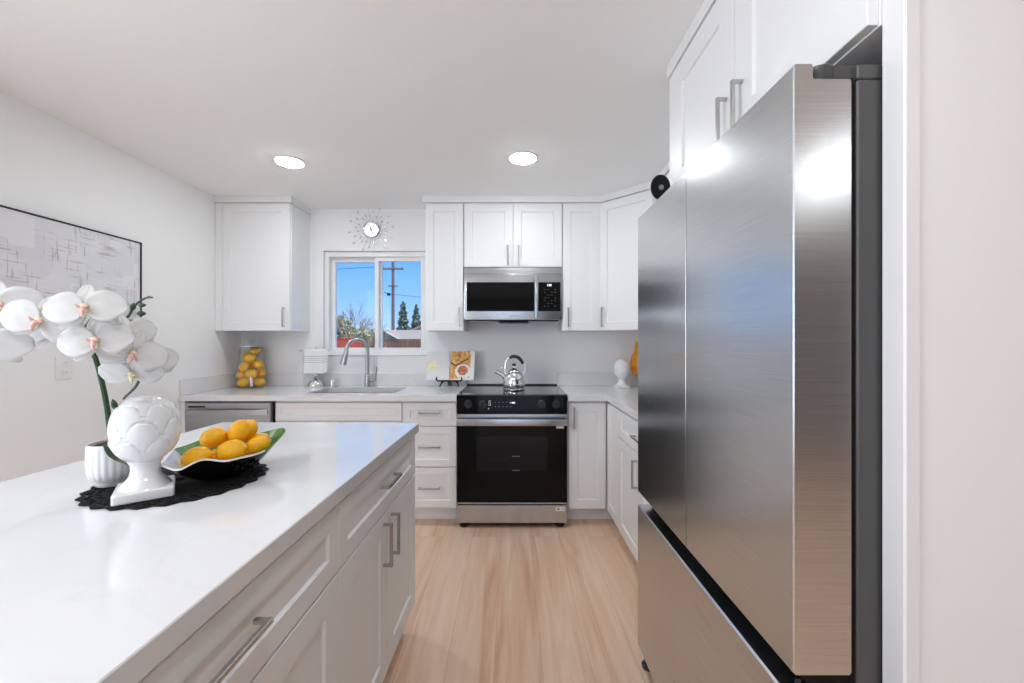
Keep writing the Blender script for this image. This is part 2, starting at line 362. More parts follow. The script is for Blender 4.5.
def handle(parent, fr, u, v, L=.14, vert=False, w0=.02, name='handle', label=None, r=.0052):
    mb = MB(); h = L/2
    for sgn in (-1, 1):
        cu, cv = (u, v+sgn*(h-r)) if vert else (u+sgn*(h-r), v)
        mb.box(cu-r*.9, cu+r*.9, cv-r*.9, cv+r*.9, w0-.0005, w0+.026, .001, fr)
    if vert: mb.box(u-r, u+r, v-h, v+h, w0+.022, w0+.032, .0015, fr)
    else: mb.box(u-h, u+h, v-r, v+r, w0+.022, w0+.032, .0015, fr)
    return build(name, mb, 'nickel', parent)
def door(t, fr, u0, u1, v0, v1, st=.062, name='door', h=None):
    d = build(name, MB().shaker(fr, u0, u1, v0, v1, st=st), 'cab', t)
    if h: handle(d, fr, *h)
    return d

# ------------------------------------------------------------------ room
XL, XR, YB, ZC = -2.297, 1.30, 3.50, 2.413
struct('floor', MB().box(-2.6, 4.2, -4.1, 3.7, -.1, 0, 0), 'oak', 'light oak plank floor of the kitchen', 'floor')
struct('ceiling', MB().box(-2.6, 4.2, -4.1, 3.7, ZC, ZC+.12, 0), 'ceiling', 'smooth white ceiling with round recessed lights', 'ceiling')
struct('wall_left', MB().box(XL-.15, XL, .95, 3.7, 0, ZC, 0).box(XL-.15, XL, -4.1, -1.55, 0, ZC, 0).box(XL-.15, XL, -1.55, .95, 0, .75, 0).box(XL-.15, XL, -1.55, .95, 2.15, ZC, 0), 'wall', 'plain white wall on the left with the framed canvas', 'wall')  # the out-of-view opening is added to let the side fill in
WX0, WX1, WZ0, WZ1 = -1.60, -.715, 1.172, 2.06
mb = MB()
for a in ((XL, WX0, 0, ZC), (WX1, XR+.1, 0, ZC), (WX0, WX1, 0, WZ0), (WX0, WX1, WZ1, ZC)):
    mb.box(a[0], a[1], YB, YB+.13, a[2], a[3], 0)
struct('wall_back', mb, 'wall', 'white back wall around the window and cabinets', 'wall', weld=True)
struct('wall_right', MB().box(XR, XR+.12, .70, 3.5, 0, ZC, 0), 'wall', 'white right wall behind the refrigerator run', 'wall')
struct('wall_far_right', MB().box(4.0, 4.15, -4.1, .8, 0, ZC, 0), 'wall_taupe', 'taupe far wall right of the camera', 'wall')
struct('wall_divider', MB().box(XR+.12, 4.0, .70, .82, 0, ZC, 0), 'wall', 'white divider wall right of the refrigerator alcove', 'wall')
mb = MB()
for a in ((-2.6, -1.85, 0, ZC), (.85, 4.2, 0, ZC), (-1.85, .85, 2.1, ZC)):
    mb.box(a[0], a[1], -4.1, -3.95, a[2], a[3], 0)
struct('wall_rear', mb, 'wall_taupe', 'taupe rear wall with a wide opening added for fill light', 'wall', weld=True)  # unseen opening added so the rear fill lamp can shine in

# window
wn = struct('window_1', MB().box(WX0+.0005, WX0+.034, 3.53, 3.62, WZ0+.0005, WZ1-.0005, .003).box(WX1-.034, WX1-.0005, 3.53, 3.62, WZ0+.0005, WZ1-.0005, .003)
            .box(WX0+.034, WX1-.034, 3.53, 3.62, WZ0+.0005, WZ0+.040, .003).box(WX0+.034, WX1-.034, 3.53, 3.62, WZ1-.045, WZ1-.0005, .003),
            'vinyl', 'white vinyl sliding window over the sink', 'window')
def sash(x0, x1, y, t):
    z0, z1 = WZ0+.040, WZ1-.045
    mb = MB().box(x0, x0+t, y, y+.03, z0, z1, .002).box(x1-t, x1, y, y+.03, z0, z1, .002).box(x0+t, x1-t, y, y+.03, z0, z0+.026, .002).box(x0+t, x1-t, y, y+.03, z1-.034, z1, .002)
    s_ = build('sash', mb, 'vinyl', wn)
    build('pane', MB().box(x0+t, x1-t, y+.012, y+.016, z0+.026, z1-.034, 0), 'glass', s_)
sash(WX0+.034, -1.130, 3.585, .034)
sash(-1.180, WX1-.034, 3.550, .034)
build('sill', MB().box(WX0+.002, WX1-.002, 3.49, 3.529, WZ0-.001, WZ0+.010, .003), 'trim', wn)

# end panel that closes the refrigerator alcove towards the camera
t = thing('tall_end_panel', 'tall white painted end panel standing in front of the refrigerator side', 'panel', (.98, .72, 0))
build('panel', MB().box(.690, XR+.1, .70, .735, .001, ZC-.001, .002), 'wall', t)
build('edge_trim', MB().box(.661, .689, .695, .740, .001, ZC-.001, .003), 'trim', t)

# crown mouldings over the cabinet runs
def crown(name, pts, z0, label):
    """A square crown that runs over the cabinet fronts; pts is its plan outline."""
    return struct(name, MB().prism(pts, ID, z0, ZC-.0005), 'trim', label, 'trim')
FY = 3.187          # face of the upper doors
crown('trim_1', [(XL+.001, 3.178), (-1.700, 3.178), (-1.700, 3.499), (XL+.001, 3.499)], 2.362, 'white crown over the single left wall cabinet')
crown('trim_2', [(-.69, 3.178), (.684, 3.178), (.978, 2.884), (.978, 1.700), (1.299, 1.700), (1.299, 3.499), (-.69, 3.499)], 2.362, 'white crown over the wall cabinets around the microwave')
crown('trim_3', [(.636, .742), (.636, 1.697), (1.299, 1.697), (1.299, .742)], 2.362, 'white crown over the deep cabinet above the refrigerator')

# ------------------------------------------------------------------ wall cabinets
UZ0, UZ1 = 1.372, 2.360
CW = 'wall cabinets'
def upper_x(x0, x1, z0, label, doors, d0=None):
    t = thing('wall_cabinet', label, 'cabinet', ((x0+x1)/2, 3.35, z0))
    build('body', MB().box(x0, x1, FY+.021, 3.499, z0, UZ1, .001), 'cab', t)
    fr = front(FY+.02)
    for (a, b, hu) in doors:
        door(t, fr, a, b, z0+.003, UZ1-.004, h=(hu, z0+.105 if z0 < 1.5 else z0+.09, .15, True))
    return t
t = upper_x(XL+.002, -1.712, UZ0, 'white single door wall cabinet left of the window, above the jar of lemons', [(-2.232, -1.716, -1.757)])
build('filler_strip', MB().box(XL+.003, -2.236, FY+.004, FY+.0205, UZ0, UZ1, .001), 'cab', t)
upper_x(-.672, -.374, UZ0, 'narrow white wall cabinet between the window and the microwave', [(-.669, -.377, -.402)])
upper_x(-.372, .387, 1.862, 'white two door wall cabinet directly above the microwave', [(-.369, .006, -.030), (.010, .384, .052)])
upper_x(.389, .687, UZ0, 'narrow white wall cabinet right of the microwave', [(.392, .684, .432)])
# diagonal corner cabinet
a45 = math.sqrt(.5)
t = thing('wall_cabinet', 'diagonal white corner wall cabinet partly hidden by the refrigerator', 'cabinet', (1.0, 3.2, UZ0))
build('body', MB().prism([(.689, 3.216), (.689, 3.499), (1.299, 3.499), (1.299, 2.892), (1.009, 2.892)], ID, UZ0, UZ1), 'cab', t)
fr = Fr((.689+.0005, 3.208-.0005, 0), (a45, -a45, 0), (0, 0, 1), (-a45, -a45, 0))
door(t, fr, .006, .436, UZ0+.003, UZ1-.004, h=(.036, UZ0+.105, .15, True))
# right wall run
t = thing('wall_cabinet', 'white wall cabinet on the right wall beyond the refrigerator cabinet', 'cabinet', (1.15, 2.3, UZ0))
build('body', MB().box(1.008, 1.299, 1.702, 2.889, UZ0, UZ1, .001), 'cab', t)
fr = faceL(1.007)
door(t, fr, 1.705, 2.293, UZ0+.003, UZ1-.004, h=(2.25, UZ0+.105, .15, True)); door(t, fr, 2.297, 2.886, UZ0+.003, UZ1-.004, h=(2.34, UZ0+.105, .15, True))
# over the refrigerator
t = thing('wall_cabinet', 'deep white two door cabinet above the stainless refrigerator', 'cabinet', (.98, 1.22, 1.852))
build('body', MB().box(.662, 1.299, .742, 1.692, 1.852, UZ1, .001), 'cab', t)
fr = faceL(.661)
door(t, fr, .745, 1.189, 1.855, UZ1-.004, st=.085, h=(1.149, 1.938, .15, True)); door(t, fr, 1.193, 1.645, 1.855, UZ1-.004, st=.085, h=(1.233, 1.938, .15, True))
build('filler_strip', MB().box(.645, .6605, 1.649, 1.692, 1.852, UZ1, .001), 'cab', t)

# ------------------------------------------------------------------ base cabinets
BF = 2.885           # face of base doors
fb = front(BF+.02)
def base_body(t, x0, x1, kick=0):
    build('body', MB().box(x0, x1, BF+.021, 3.478, .115, .876, .001), 'cab', t)
    build('toe_kick', MB().box(x0+.001, x1-.001+kick, 3.0, 3.018, .001, .114, .001), 'cab', t)
t = thing('filler_panel', 'narrow white filler strip between the left wall and the dishwasher', 'panel', (-2.28, 2.9, 0))
build('strip', MB().box(XL+.002, -2.268, 2.862, 3.47, .001, .876, .001), 'cab', t)
# sink base
t = thing('base_cabinet', 'white sink base cabinet with a false drawer front under the window', 'cabinet', (-1.21, 3.15, 0))
mb = MB().box(-1.656, -1.638, BF+.021, 3.478, .115, .876, .001).box(-.786, -.768, BF+.021, 3.478, .115, .876, .001).box(-1.638, -.786, BF+.021, 3.478, .115, .133, .001).box(-1.638, -.786, BF+.021, BF+.039, .133, .876, .001)
build('body', mb, 'cab', t); build('toe_kick', MB().box(-1.655, -.769, 3.0, 3.018, .001, .114, .001), 'cab', t)
door(t, fb, -1.653, -.771, .735, .861, st=.035, name='false_drawer_front')
door(t, fb, -1.653, -1.214, .123, .729, h=(-1.25, .64, .15, True)); door(t, fb, -1.210, -.771, .123, .729, h=(-1.174, .64, .15, True))
# drawer base
t = thing('base_cabinet', 'white three drawer base cabinet left of the range', 'cabinet', (-.575, 3.15, 0))
base_body(t, -.767, -.385)
for (a, b) in ((.700, .861), (.414, .694), (.129, .408)):
    door(t, fb, -.764, -.388, a, b, st=.05, name='drawer', h=(-.575, (a+b)/2+(.012 if b > .8 else 0), .15, False))
# right of the range
t = thing('base_cabinet', 'narrow white base cabinet with one door right of the range', 'cabinet', (.52, 3.15, 0))
base_body(t, .386, .668, .08)
door(t, fb, .396, .657, .121, .861, h=(.431, .757, .15, True))
# corner and right run
fx = faceL(.681)
def right_base(y0, y1, label):
    t = thing('base_cabinet', label, 'cabinet', (.98, (y0+y1)/2, 0))
    build('body', MB().box(.682, 1.299, y0, y1, .115, .876, .001), 'cab', t)
    build('toe_kick', MB().box(.735, .753, y0+.001, (y1-.001 if y1 < 2.8 else 2.998), .001, .114, .001), 'cab', t)
    return t
t = right_base(2.572, 2.882, 'white corner base cabinet with a plain door between range run and refrigerator run')
door(t, fx, 2.575, 2.866, .121, .861)
t = right_base(1.702, 2.570, 'white base cabinet with a drawer over doors beside the refrigerator')
door(t, fx, 1.705, 2.567, .700, .861, st=.05, name='drawer', h=(2.136, .782, .15, False))
door(t, fx, 2.138, 2.567, .121, .694, h=(2.178, .586, .15, True)); door(t, fx, 1.705, 2.134, .121, .694, h=(1.745, .586, .15, True))

# ------------------------------------------------------------------ worktops
CT0, CT1, CF = .878, .918, 2.845
t = thing('worktop', 'white quartz worktop with the sink, left of the range', 'worktop', (-1.34, 3.17, CT0))
SX0, SX1, SY0, SY1 = -1.478, -.842, 2.975, 3.335
xs = [XL+.002, SX0, SX1, -.384]; ys = [CF, SY0, SY1, 3.498]
mb = MB()
for i in range(3):
    for j in range(3):
        if (i, j) != (1, 1): mb.box(xs[i], xs[i+1], ys[j], ys[j+1], CT0, CT1, 0)
bmesh.ops.remove_doubles(mb.bm, verts=mb.bm.verts[:], dist=1e-5)
seen = {}
for f in mb.bm.faces[:]:
    c = f.calc_center_median(); seen.setdefault((round(c.x, 4), round(c.y, 4), round(c.z, 4)), []).append(f)
bmesh.ops.delete(mb.bm, geom=[f for k in seen.values() if len(k) > 1 for f in k], context='FACES_ONLY')
build('slab', mb, 'quartz', t)
build('backsplash', MB().box(XL+.002, -.384, 3.479, 3.498, CT1+.0005, 1.024, .002), 'quartz', t)
build('side_splash', MB().box(XL+.002, XL+.021, CF+.002, 3.478, CT1+.0005, 1.024, .002), 'quartz', t)
t = thing('worktop', 'white quartz worktop in an L shape right of the range', 'worktop', (1.0, 2.9, CT0))
build('slab', MB().prism([(.386, CF), (.655, CF), (.655, 1.704), (1.298, 1.704), (1.298, 3.498), (.386, 3.498)], ID, CT0, CT1), 'quartz', t)
build('backsplash', MB().box(.386, 1.278, 3.479, 3.498, CT1+.0005, 1.024, .002), 'quartz', t)
build('side_splash', MB().box(1.279, 1.298, 1.706, 3.498, CT1+.0005, 1.024, .002), 'quartz', t)

# ------------------------------------------------------------------ sink, tap, air gap
t = thing('kitchen_sink', 'stainless undermount sink set in the worktop under the window', 'sink', ((SX0+SX1)/2, 3.155, .70))
def rr(x0, x1, y0, y1, z, r=.03, n=5):
    out = []
    for cx, cy_, a0 in ((x1-r, y1-r, 0), (x0+r, y1-r, PI/2), (x0+r, y0+r, PI), (x1-r, y0+r, 1.5*PI)):
        for k in range(n+1):
            a = a0 + PI/2*k/n; out.append(Vector((cx+r*math.cos(a), cy_+r*math.sin(a), z)))
    return out
g = .004
mb = MB(); mb.rings([rr(SX0-.02, SX1+.02, SY0-.02, SY1+.02, .8765), rr(SX0-g, SX1+g, SY0-g, SY1+g, .8765), rr(SX0-g+.004, SX1+g-.004, SY0-g+.004, SY1+g-.004, .70), rr(SX0+.03, SX1-.03, SY0+.03, SY1-.03, .69)], cap=False)
bmesh.ops.holes_fill(mb.bm, edges=[e for e in mb.bm.edges if e.is_boundary and all(v.co.z < .695 for v in e.verts)], sides=0)
build('basin', mb, 'steel_sink', t, solid=.0015)
build('drain', MB().lathe([(.045, .692), (.045, .695), (.03, .695), (.028, .6925)], ((SX0+SX1)/2, 3.2, 0), 24), 'chrome', t)
t = thing('kitchen_faucet', 'brushed nickel gooseneck faucet with a pull down head behind the sink', 'faucet', (-1.19, 3.40, CT1))
fx0, fy0 = -1.19, 3.40
build('base', MB().lathe([(.029, CT1+.0005), (.029, CT1+.008), (.024, CT1+.014), (.023, CT1+.09), (.019, CT1+.10)], (fx0, fy0, 0), 24), 'nickel', t)
dirn = Vector((-.74, -.67, 0)).normalized(); pth = [Vector((fx0, fy0, CT1+.095)), Vector((fx0, fy0, CT1+.2)), Vector((fx0, fy0, CT1+.30))]
R_ = .085
for k in range(1, 13):
    a = PI*1.02*k/12; pth.append(Vector((fx0, fy0, CT1+.305)) + dirn*(R_-R_*math.cos(a)) + Vector((0, 0, R_*math.sin(a))))
build('spout', MB().tube(pth, .0155, 14), 'nickel', t)
e0 = pth[-1]; d0 = (pth[-1]-pth[-2]).normalized()
d0 = (d0 + dirn*.18).normalized()
build('spray_head', MB().tube([e0, e0+d0*.02, e0+d0*.05, e0+d0*.115], lambda q: .0165+.007*q, 16), 'nickel', t)
build('lever', MB().tube([(fx0+.015, fy0, CT1+.05), (fx0+.055, fy0-.005, CT1+.052), (fx0+.07, fy0-.008, CT1+.056)], .012, 12).tube([(fx0+.066, fy0-.008, CT1+.05), (fx0+.07, fy0-.008, CT1+.09), (fx0+.082, fy0-.01, CT1+.165)], lambda q: .0085-.003*q, 10), 'nickel', t)
t = thing('air_gap', 'small chrome dishwasher air gap cap behind the sink, right of the towel stand', 'air gap', (-1.485, 3.42, CT1))
build('cap', MB().lathe([(.022, CT1+.0005), (.022, CT1+.05), (.019, CT1+.058), (.001, CT1+.06)], (-1.485, 3.42, 0), 24), 'chrome', t)
build('base_ring', MB().lathe([(.026, CT1+.0003), (.026, CT1+.006), (.0225, CT1+.007), (.0225, CT1+.0003)], (-1.485, 3.42, 0), 24, cap=False), 'chrome', t)

# ------------------------------------------------------------------ dishwasher
t = thing('dishwasher', 'stainless dishwasher at the left end of the back counter', 'dishwasher', (-1.963, 3.15, 0))
build('body', MB().box(-2.262, -1.664, 2.885, 3.46, .10, .872, .002), 'black_plastic', t)
dd = build('door', MB().box(-2.262, -1.668, 2.852, 2.884, .115, .868, .004), 'dw_steel', t)
N = 14
pf = []
for k in range(N+1):
    q = k/N; pf.append((-2.243+.556*q, 2.851-.034*math.sin(PI*q)**.5, .803))
mbh = MB(); mbh.rings([[Vector((x, y, z+dz)) + Vector((0, oy, 0)) for dz, oy in ((-.018, -.006), (.018, -.006), (.018, .004), (-.018, .004))] for x, y, z in pf])
build('handle', mbh, 'dw_steel', dd)
build('name_strip', MB().box(-2.236, -2.118, 2.8505, 2.853, .832, .844, .0005), 'black_plastic', dd)
build('toe_kick', MB().box(-2.26, -1.666, 2.96, 2.98, .001, .098, .001), 'black_plastic', t)

# ------------------------------------------------------------------ range
RX0, RX1, RY = -.381, .381, 2.846
t = thing('kitchen_range', 'stainless slide in range with black glass door and control strip', 'range', (0, 3.15, 0))
build('body', MB().box(RX0+.003, RX1-.003, RY+.035, 3.46, .03, .908, .002), 'steel_x', t)
ck = build('cooktop', MB().box(RX0-.0, RX1, RY+.01, 3.462, .909, .923, .003), 'cooktop', t, smooth=20)
build('rear_strip', MB().box(RX0+.002, RX1-.002, 3.463, 3.493, .90, .934, .003), 'black_plastic', t)
for (cx_, cy_, r_) in ((-.19, 3.02, .11), (.19, 3.02, .11), (-.19, 3.30, .085), (.19, 3.30, .075)):
    build('burner_ring', MB().lathe([(r_, .9231), (r_, .9235), (r_-.0025, .9235), (r_-.0025, .9231)], (cx_, cy_, 0), 48, cap=False), 'grey_mark', ck)
cp = build('control_panel', MB().prism([(2.846, .792), (2.850, .915), (2.885, .918), (2.885, .792)], Fr((0, 0, 0), (0, 1, 0), (0, 0, 1), (1, 0, 0)), RX0+.001, RX1-.001), 'black_gloss', t)
for kx in (-.300, -.197, .205, .304):
    kb = build('knob', MB().lathe([(.030, .0), (.030, .004), (.027, .006), (.026, .026), (.022, .029), (.001, .029)], (kx, 2.8475, .858), 28, axis=Matrix.Rotation(PI/2, 3, 'X')), 'black_plastic', t)
    build('knob_grip', MB().box(kx-.006, kx+.006, 2.810, 2.82, .834, .882, .003), 'black_plastic', kb)
build('clock_display', MB().box(-.002, .020, 2.8440, 2.848, .863, .871, .0005).box(-.014, -.010, 2.8440, 2.848, .864, .869, .0005), 'display', cp)
for i in range(5):
    for j in range(2):
        build('touch_mark', MB().box(-.118+i*.026, -.112+i*.026, 2.8445, 2.848, .838+j*.03, .842+j*.03, 0), 'grey_mark', cp)
mbq = MB().box(-.161, -.145, 2.8435, 2.848, .865, .868, 0).box(-.161, -.145, 2.8435, 2.848, .847, .850, 0).box(-.161, -.158, 2.8435, 2.848, .850, .878, 0).box(-.150, -.147, 2.8435, 2.848, .850, .864, 0).box(-.161, -.145, 2.8435, 2.848, .878, .881, 0).box(-.165, -.157, 2.8435, 2.848, .822, .831, .001)
build('printed_icons', mbq, 'label', cp)
build('trim_strip', MB().box(RX0+.001, RX1-.001, 2.85, 2.885, .757, .789, .002), 'steel_x', t)
dr = build('oven_door', MB().box(RX0+.001, RX1-.001, 2.846, 2.883, .170, .754, .003), 'black_gloss', t)
build('top_band', MB().box(RX0, RX1, 2.843, 2.884, .716, .7545, .002), 'steel_x', dr)
build('handle', MB().box(RX0+.002, RX1-.002, 2.795, 2.815, .716, .762, .004, seg=2).box(RX0+.05, RX0+.08, 2.815, 2.845, .725, .748, .002).box(RX1-.08, RX1-.05, 2.815, 2.845, .725, .748, .002), 'steel_x', dr)
build('window_glass', MB().box(-.245, .245, 2.8452, 2.848, .395, .632, .0005), 'oven_window', dr)
for zz in (.497, .400): build('oven_rack', MB().box(.0, .055, 2.8445, 2.8465, zz, zz+.003, 0), 'grey_mark', dr)
build('door_sticker', MB().box(.305, .357, 2.845, 2.8465, .690, .710, .0003), 'label', dr)
build('bottom_trim', MB().box(RX0+.004, RX1-.004, 2.843, 2.846, .172, .179, .0005), 'steel_x', dr)
dw = build('storage_drawer', MB().box(RX0+.001, RX1-.001, 2.848, 2.884, .036, .160, .003), 'steel_x', t)
build('rating_label', MB().box(.302, .366, 2.8466, 2.8482, .120, .148, .0003), 'label', dw)
build('label_print', MB().lathe([(.009, 0), (.009, .001), (.001, .001)], (.319, 2.8467, .134), 16, axis=Matrix.Rotation(PI/2, 3, 'X')).box(.340, .356, 2.8457, 2.8467, .132, .136, 0), 'grey_mark', dw)
for fxx in (-.335, .335):
    for fyy in (2.90, 3.42):
        build('foot', MB().lathe([(.032, .0005), (.032, .016), (.02, .02), (.02, .03)], (fxx, fyy, 0), 20), 'black_plastic', t)

# ------------------------------------------------------------------ microwave
t = thing('microwave_oven', 'stainless over range microwave with a black window and keypad', 'microwave', (0, 3.3, 1.455))
build('body', MB().box(-.370, .385, 3.205, 3.49, 1.462, 1.859, .002), 'black_plastic', t)
build('vent_strip', MB().prism([(3.176, 1.811), (3.182, 1.858), (3.204, 1.858), (3.204, 1.811)], Fr((0, 0, 0), (0, 1, 0), (0, 0, 1), (1, 0, 0)), -.370, .385), 'steel_x', t)
d = build('door', MB().box(-.370, .385, 3.171, 3.204, 1.457, 1.809, .004, seg=2), 'steel_x', t)
build('window_glass', MB().box(-.348, .170, 3.1685, 3.173, 1.522, 1.745, .001), 'black_gloss', d)
kp = build('control_panel', MB().box(.203, .372, 3.1685, 3.173, 1.522, 1.745, .001), 'black_gloss', d)
build('handle', MB().box(.172, .200, 3.126, 3.140, 1.468, 1.788, .005, seg=2).box(.176, .196, 3.14, 3.172, 1.485, 1.505, .002).box(.176, .196, 3.14, 3.172, 1.755, 1.775, .002), 'steel_x', d)
build('clock_display', MB().box(.272, .276, 3.1675, 3.169, 1.714, 1.730, 0).box(.282, .290, 3.1675, 3.169, 1.714, 1.730, 0).box(.294, .302, 3.1675, 3.169, 1.714, 1.730, 0), 'display', kp)
for j in range(7):
    for i in range(4):
        if (i+j) % 3 != 2: build('keypad_mark', MB().box(.245+i*.027, .257+i*.027, 3.1678, 3.169, 1.685-j*.021, 1.690-j*.021, 0), 'dim_mark', kp)
cu = bpy.data.curves.new('maker_mark', 'FONT'); cu.body = 'SAMSUNG'; cu.size = .0175; cu.extrude = .0004; cu.align_x = 'CENTER'; cu.materials.append(M['grey_mark'])
o = bpy.data.objects.new('lettering', cu); COL.objects.link(o); bpy.context.view_layer.update()
me = bpy.data.meshes.new_from_object(o.evaluated_get(bpy.context.evaluated_depsgraph_get())); bpy.data.objects.remove(o)
if not me.materials: me.materials.append(M['grey_mark'])
o = bpy.data.objects.new('maker_mark', me); COL.objects.link(o); o.parent = d; o.location = Vector((.024, 3.1703, 1.480))-ORG[t.name]; o.rotation_euler = (PI/2, 0, 0)
build('underside', MB().box(-.34, .36, 3.21, 3.47, 1.448, 1.461, .004), 'black_plastic', t)
build('lamp_cover', MB().box(-.10, .13, 3.20, 3.40, 1.436, 1.447, .005), 'black_plastic', t)
for a, b in ((-.33, -.12), (.15, .34)): build('grease_filter', MB().box(a, b, 3.23, 3.42, 1.4435, 1.4475, .001), 'steel_x', t)

# ------------------------------------------------------------------ refrigerator
FX, FY0, FY1 = .506, .7425, 1.660
fm = (FY0+FY1)/2
t = thing('refrigerator', 'large stainless French door refrigerator with a freezer drawer on the right', 'refrigerator', (.9, 1.195, 0))
build('case', MB().box(.622, 1.27, FY0+.001, FY1-.001, .03, 1.757, .003).box(.622, 1.27, FY0+.001, FY1-.001, 1.7575, 1.784, .002), 'case', t)
build('gasket', MB().box(.611, .6215, FY0+.006, FY1-.006, .06, 1.752, .001), 'gasket', t)
pf = Fr((0, 0, 0), (1, 0, 0), (0, 0, 1), (0, 1, 0))
build('seam_shade_strip', MB().box(FX+.0006, .606, fm-.0019, fm+.0019, .69, 1.75, 0), 'gasket', t)  # black strip set in the door seam so it reads as dark shade
def fdoor(y0, y1, c, c1, m='steel_y'):
    prof = [(FX, .688), (FX+.004, .684), (.607, .684), (.610, .688), (.610, 1.753), (.607, 1.756), (.543, 1.756), (.541, 1.759), (.541, 1.780), (.538, 1.783), (FX+.004, 1.783), (FX, 1.779)]
    mb = MB(); mb.rings([[pf.p(a+(c if a < FX+.001 else 0), b, y0) for a, b in prof], [pf.p(a, b, y0+c) for a, b in prof], [pf.p(a, b, y1-c1) for a, b in prof], [pf.p(a+(c1 if a < FX+.001 else 0), b, y1) for a, b in prof]])
    return build('door', mb, m, t, smooth=20)
fdoor(FY0, fm-.002, .002, .0004); fdoor(fm+.002, FY1, .0004, .002, 'steel_door')
prof = [(FX, .074), (FX+.008, .064), (.608, .064), (.610, .068), (.610, .628), (.607, .632), (FX+.004, .632), (FX, .628)]
mb = MB(); mb.rings([[pf.p(a, b, FY0) for a, b in prof], [pf.p(a, b, FY1) for a, b in prof]])
build('freezer_drawer', mb, 'steel_y', t, smooth=20)
mb = MB(); mb.rings([[pf.p(a, b, FY0+.004) for a, b in [(.514, .684), (.536, .662), (.556, .652), (.568, .635), (.608, .635), (.608, .683)]], [pf.p(a, b, FY1-.004) for a, b in [(.514, .684), (.536, .662), (.556, .652), (.568, .635), (.608, .635), (.608, .683)]]])
build('handle_recess', mb, 'black_gloss', t, smooth=60)
build('recess_end_cap', MB().box(.510, .520, FY0+.0, FY0+.003, .636, .676, .0005), 'black_plastic', t)
for (yy, s_) in ((FY0+.028, 1), (FY1-.028, -1)):
    build('hinge_cover', MB().lathe([(.022, 1.7605), (.024, 1.763), (.024, 1.785), (.021, 1.788), (.001, 1.789)], (.570, yy, 0), 28, rmod=None).prism([(.565, yy-.018), (.565, yy+.018), (.64, yy+.024), (.64, yy-.018)], ID, 1.764, 1.786), 'case', t, smooth=40)
    build('hinge_pin', MB().lathe([(.006, 1.7565), (.006, 1.7605)], (.570, yy, 0), 12), 'chrome', t)
    build('foot', MB().lathe([(.024, .0005), (.026, .012), (.016, .02), (.016, .062)], (.538, FY0+.05 if s_ > 0 else FY1-.030, 0), 18), 'black_plastic', t)
build('base_grille', MB().box(.60, .6215, FY0+.01, FY1-.01, .012, .046, .002), 'black_plastic', t)

# small security camera standing on the refrigerator
cxx, cyy, czz = .575, 1.602, 1.884
t = thing('security_camera', 'small black faced security camera standing on top of the refrigerator', 'camera', (cxx, cyy+.02, 1.789))
yax = Matrix.Rotation(PI/2, 3, 'X')      # lathe axis z -> -y
build('stand', MB().lathe([(.026, 1.7895), (.026, 1.794), (.008, 1.798), (.006, 1.85)], (cxx, cyy+.03, 0), 20), 'white_plastic', t)
build('housing', MB().lathe([(.001, -.042), (.024, -.038), (.034, -.022), (.036, -.004), (.034, 0)], (cxx, cyy, czz), 30, axis=Matrix.Diagonal((1, 1, 1.28)) @ yax), 'white_plastic', t)
fc = build('face', MB().lathe([(.0375, -.003), (.0375, .004), (.034, .008), (.001, .0095)], (cxx, cyy-.001, czz), 32, axis=Matrix.Diagonal((1, 1, 1.28)) @ yax), 'gasket', t)
build('lens', MB().lathe([(.010, .007), (.010, .0115), (.006, .0122), (.001, .0105)], (cxx, cyy-.001, czz-.004), 20, axis=yax), 'grey_mark', fc)

# ------------------------------------------------------------------ island
IP = (-.4216, 1.872, 0); IR = -.0149; ix, iy = IP[0], IP[1]
t = thing('island_worktop', 'large white quartz worktop covering the island in the foreground', 'worktop', (ix, iy, CT0), IR)
build('slab', MB().box(ix-.90, ix, iy-1.90, iy, CT0, CT1, .002), 'quartz', t, smooth=20)
fi = faceR(ix-.032)
def island(y0, y1, label, hu):
    t = thing('island_cabinet', label, 'cabinet', IP, IR)
    build('body', MB().box(ix-.62, ix-.033, y0, y1, .115, .876, .001), 'cab', t)
    build('toe_kick', MB().box(ix-.56, ix-.115, y0+.001, y1-.001, .001, .114, .001), 'cab', t)
    m_ = (y0+y1)/2
    door(t, fi, y0+.002, y1-.002, .696, .866, st=.05, name='drawer', h=(m_+hu[0], .795, hu[1], False))
    door(t, fi, y0+.002, m_-.0015, .122, .690, st=.07, h=(m_-.043, .588, .15, True)); door(t, fi, m_+.0015, y1-.002, .122, .690, st=.07, h=(m_+.043, .588, .15, True))
    return t
island(iy-.807, iy-.020, 'white island cabinet with drawer and two doors at the end nearest the range', (0, .15))
island(iy-1.72, iy-.809, 'white island cabinet with drawer and two doors nearest the camera', (.03, .18))
t = thing('island_back_panel', 'white panel closing the seating side of the island', 'panel', IP, IR)
build('panel', MB().box(ix-.64, ix-.622, iy-1.72, iy-.02, .001, .876, .001), 'cab', t)

# ------------------------------------------------------------------ things on the island
mc = Vector((-.865, 1.085))
mb = MB(); bm = mb.bm; NA, RR = 96, [.001, .04, .08, .11, .135, .15, .158, .166, .174, .182, .190]
Vv = []
for i, r in enumerate(RR):
    row = []
    for k in range(NA):
        a = 2*PI*k/NA; q = r*(1+(.028*math.cos(24*a) if i == len(RR)-1 else 0))
        row.append(bm.verts.new((mc.x+q*math.cos(a), mc.y+q*math.sin(a), CT1+.0025+.0006*math.sin(40*r+3*a))))
    Vv.append(row)
for i in range(len(RR)-1):
    for k in range(NA):
        if i in (5, 7) and k % 2 == 0: continue
        if i == 8 and k % 4 == 1: continue
        bm.faces.new((Vv[i][k], Vv[i][(k+1) % NA], Vv[i+1][(k+1) % NA], Vv[i+1][k]))
tag(build('lace_placemat', mb, 'mat_black', loc=(mc.x, mc.y, CT1+.001), solid=.0025), 'round black lace placemat with scalloped edge lying on the island', 'placemat')
MZ = CT1+.0048

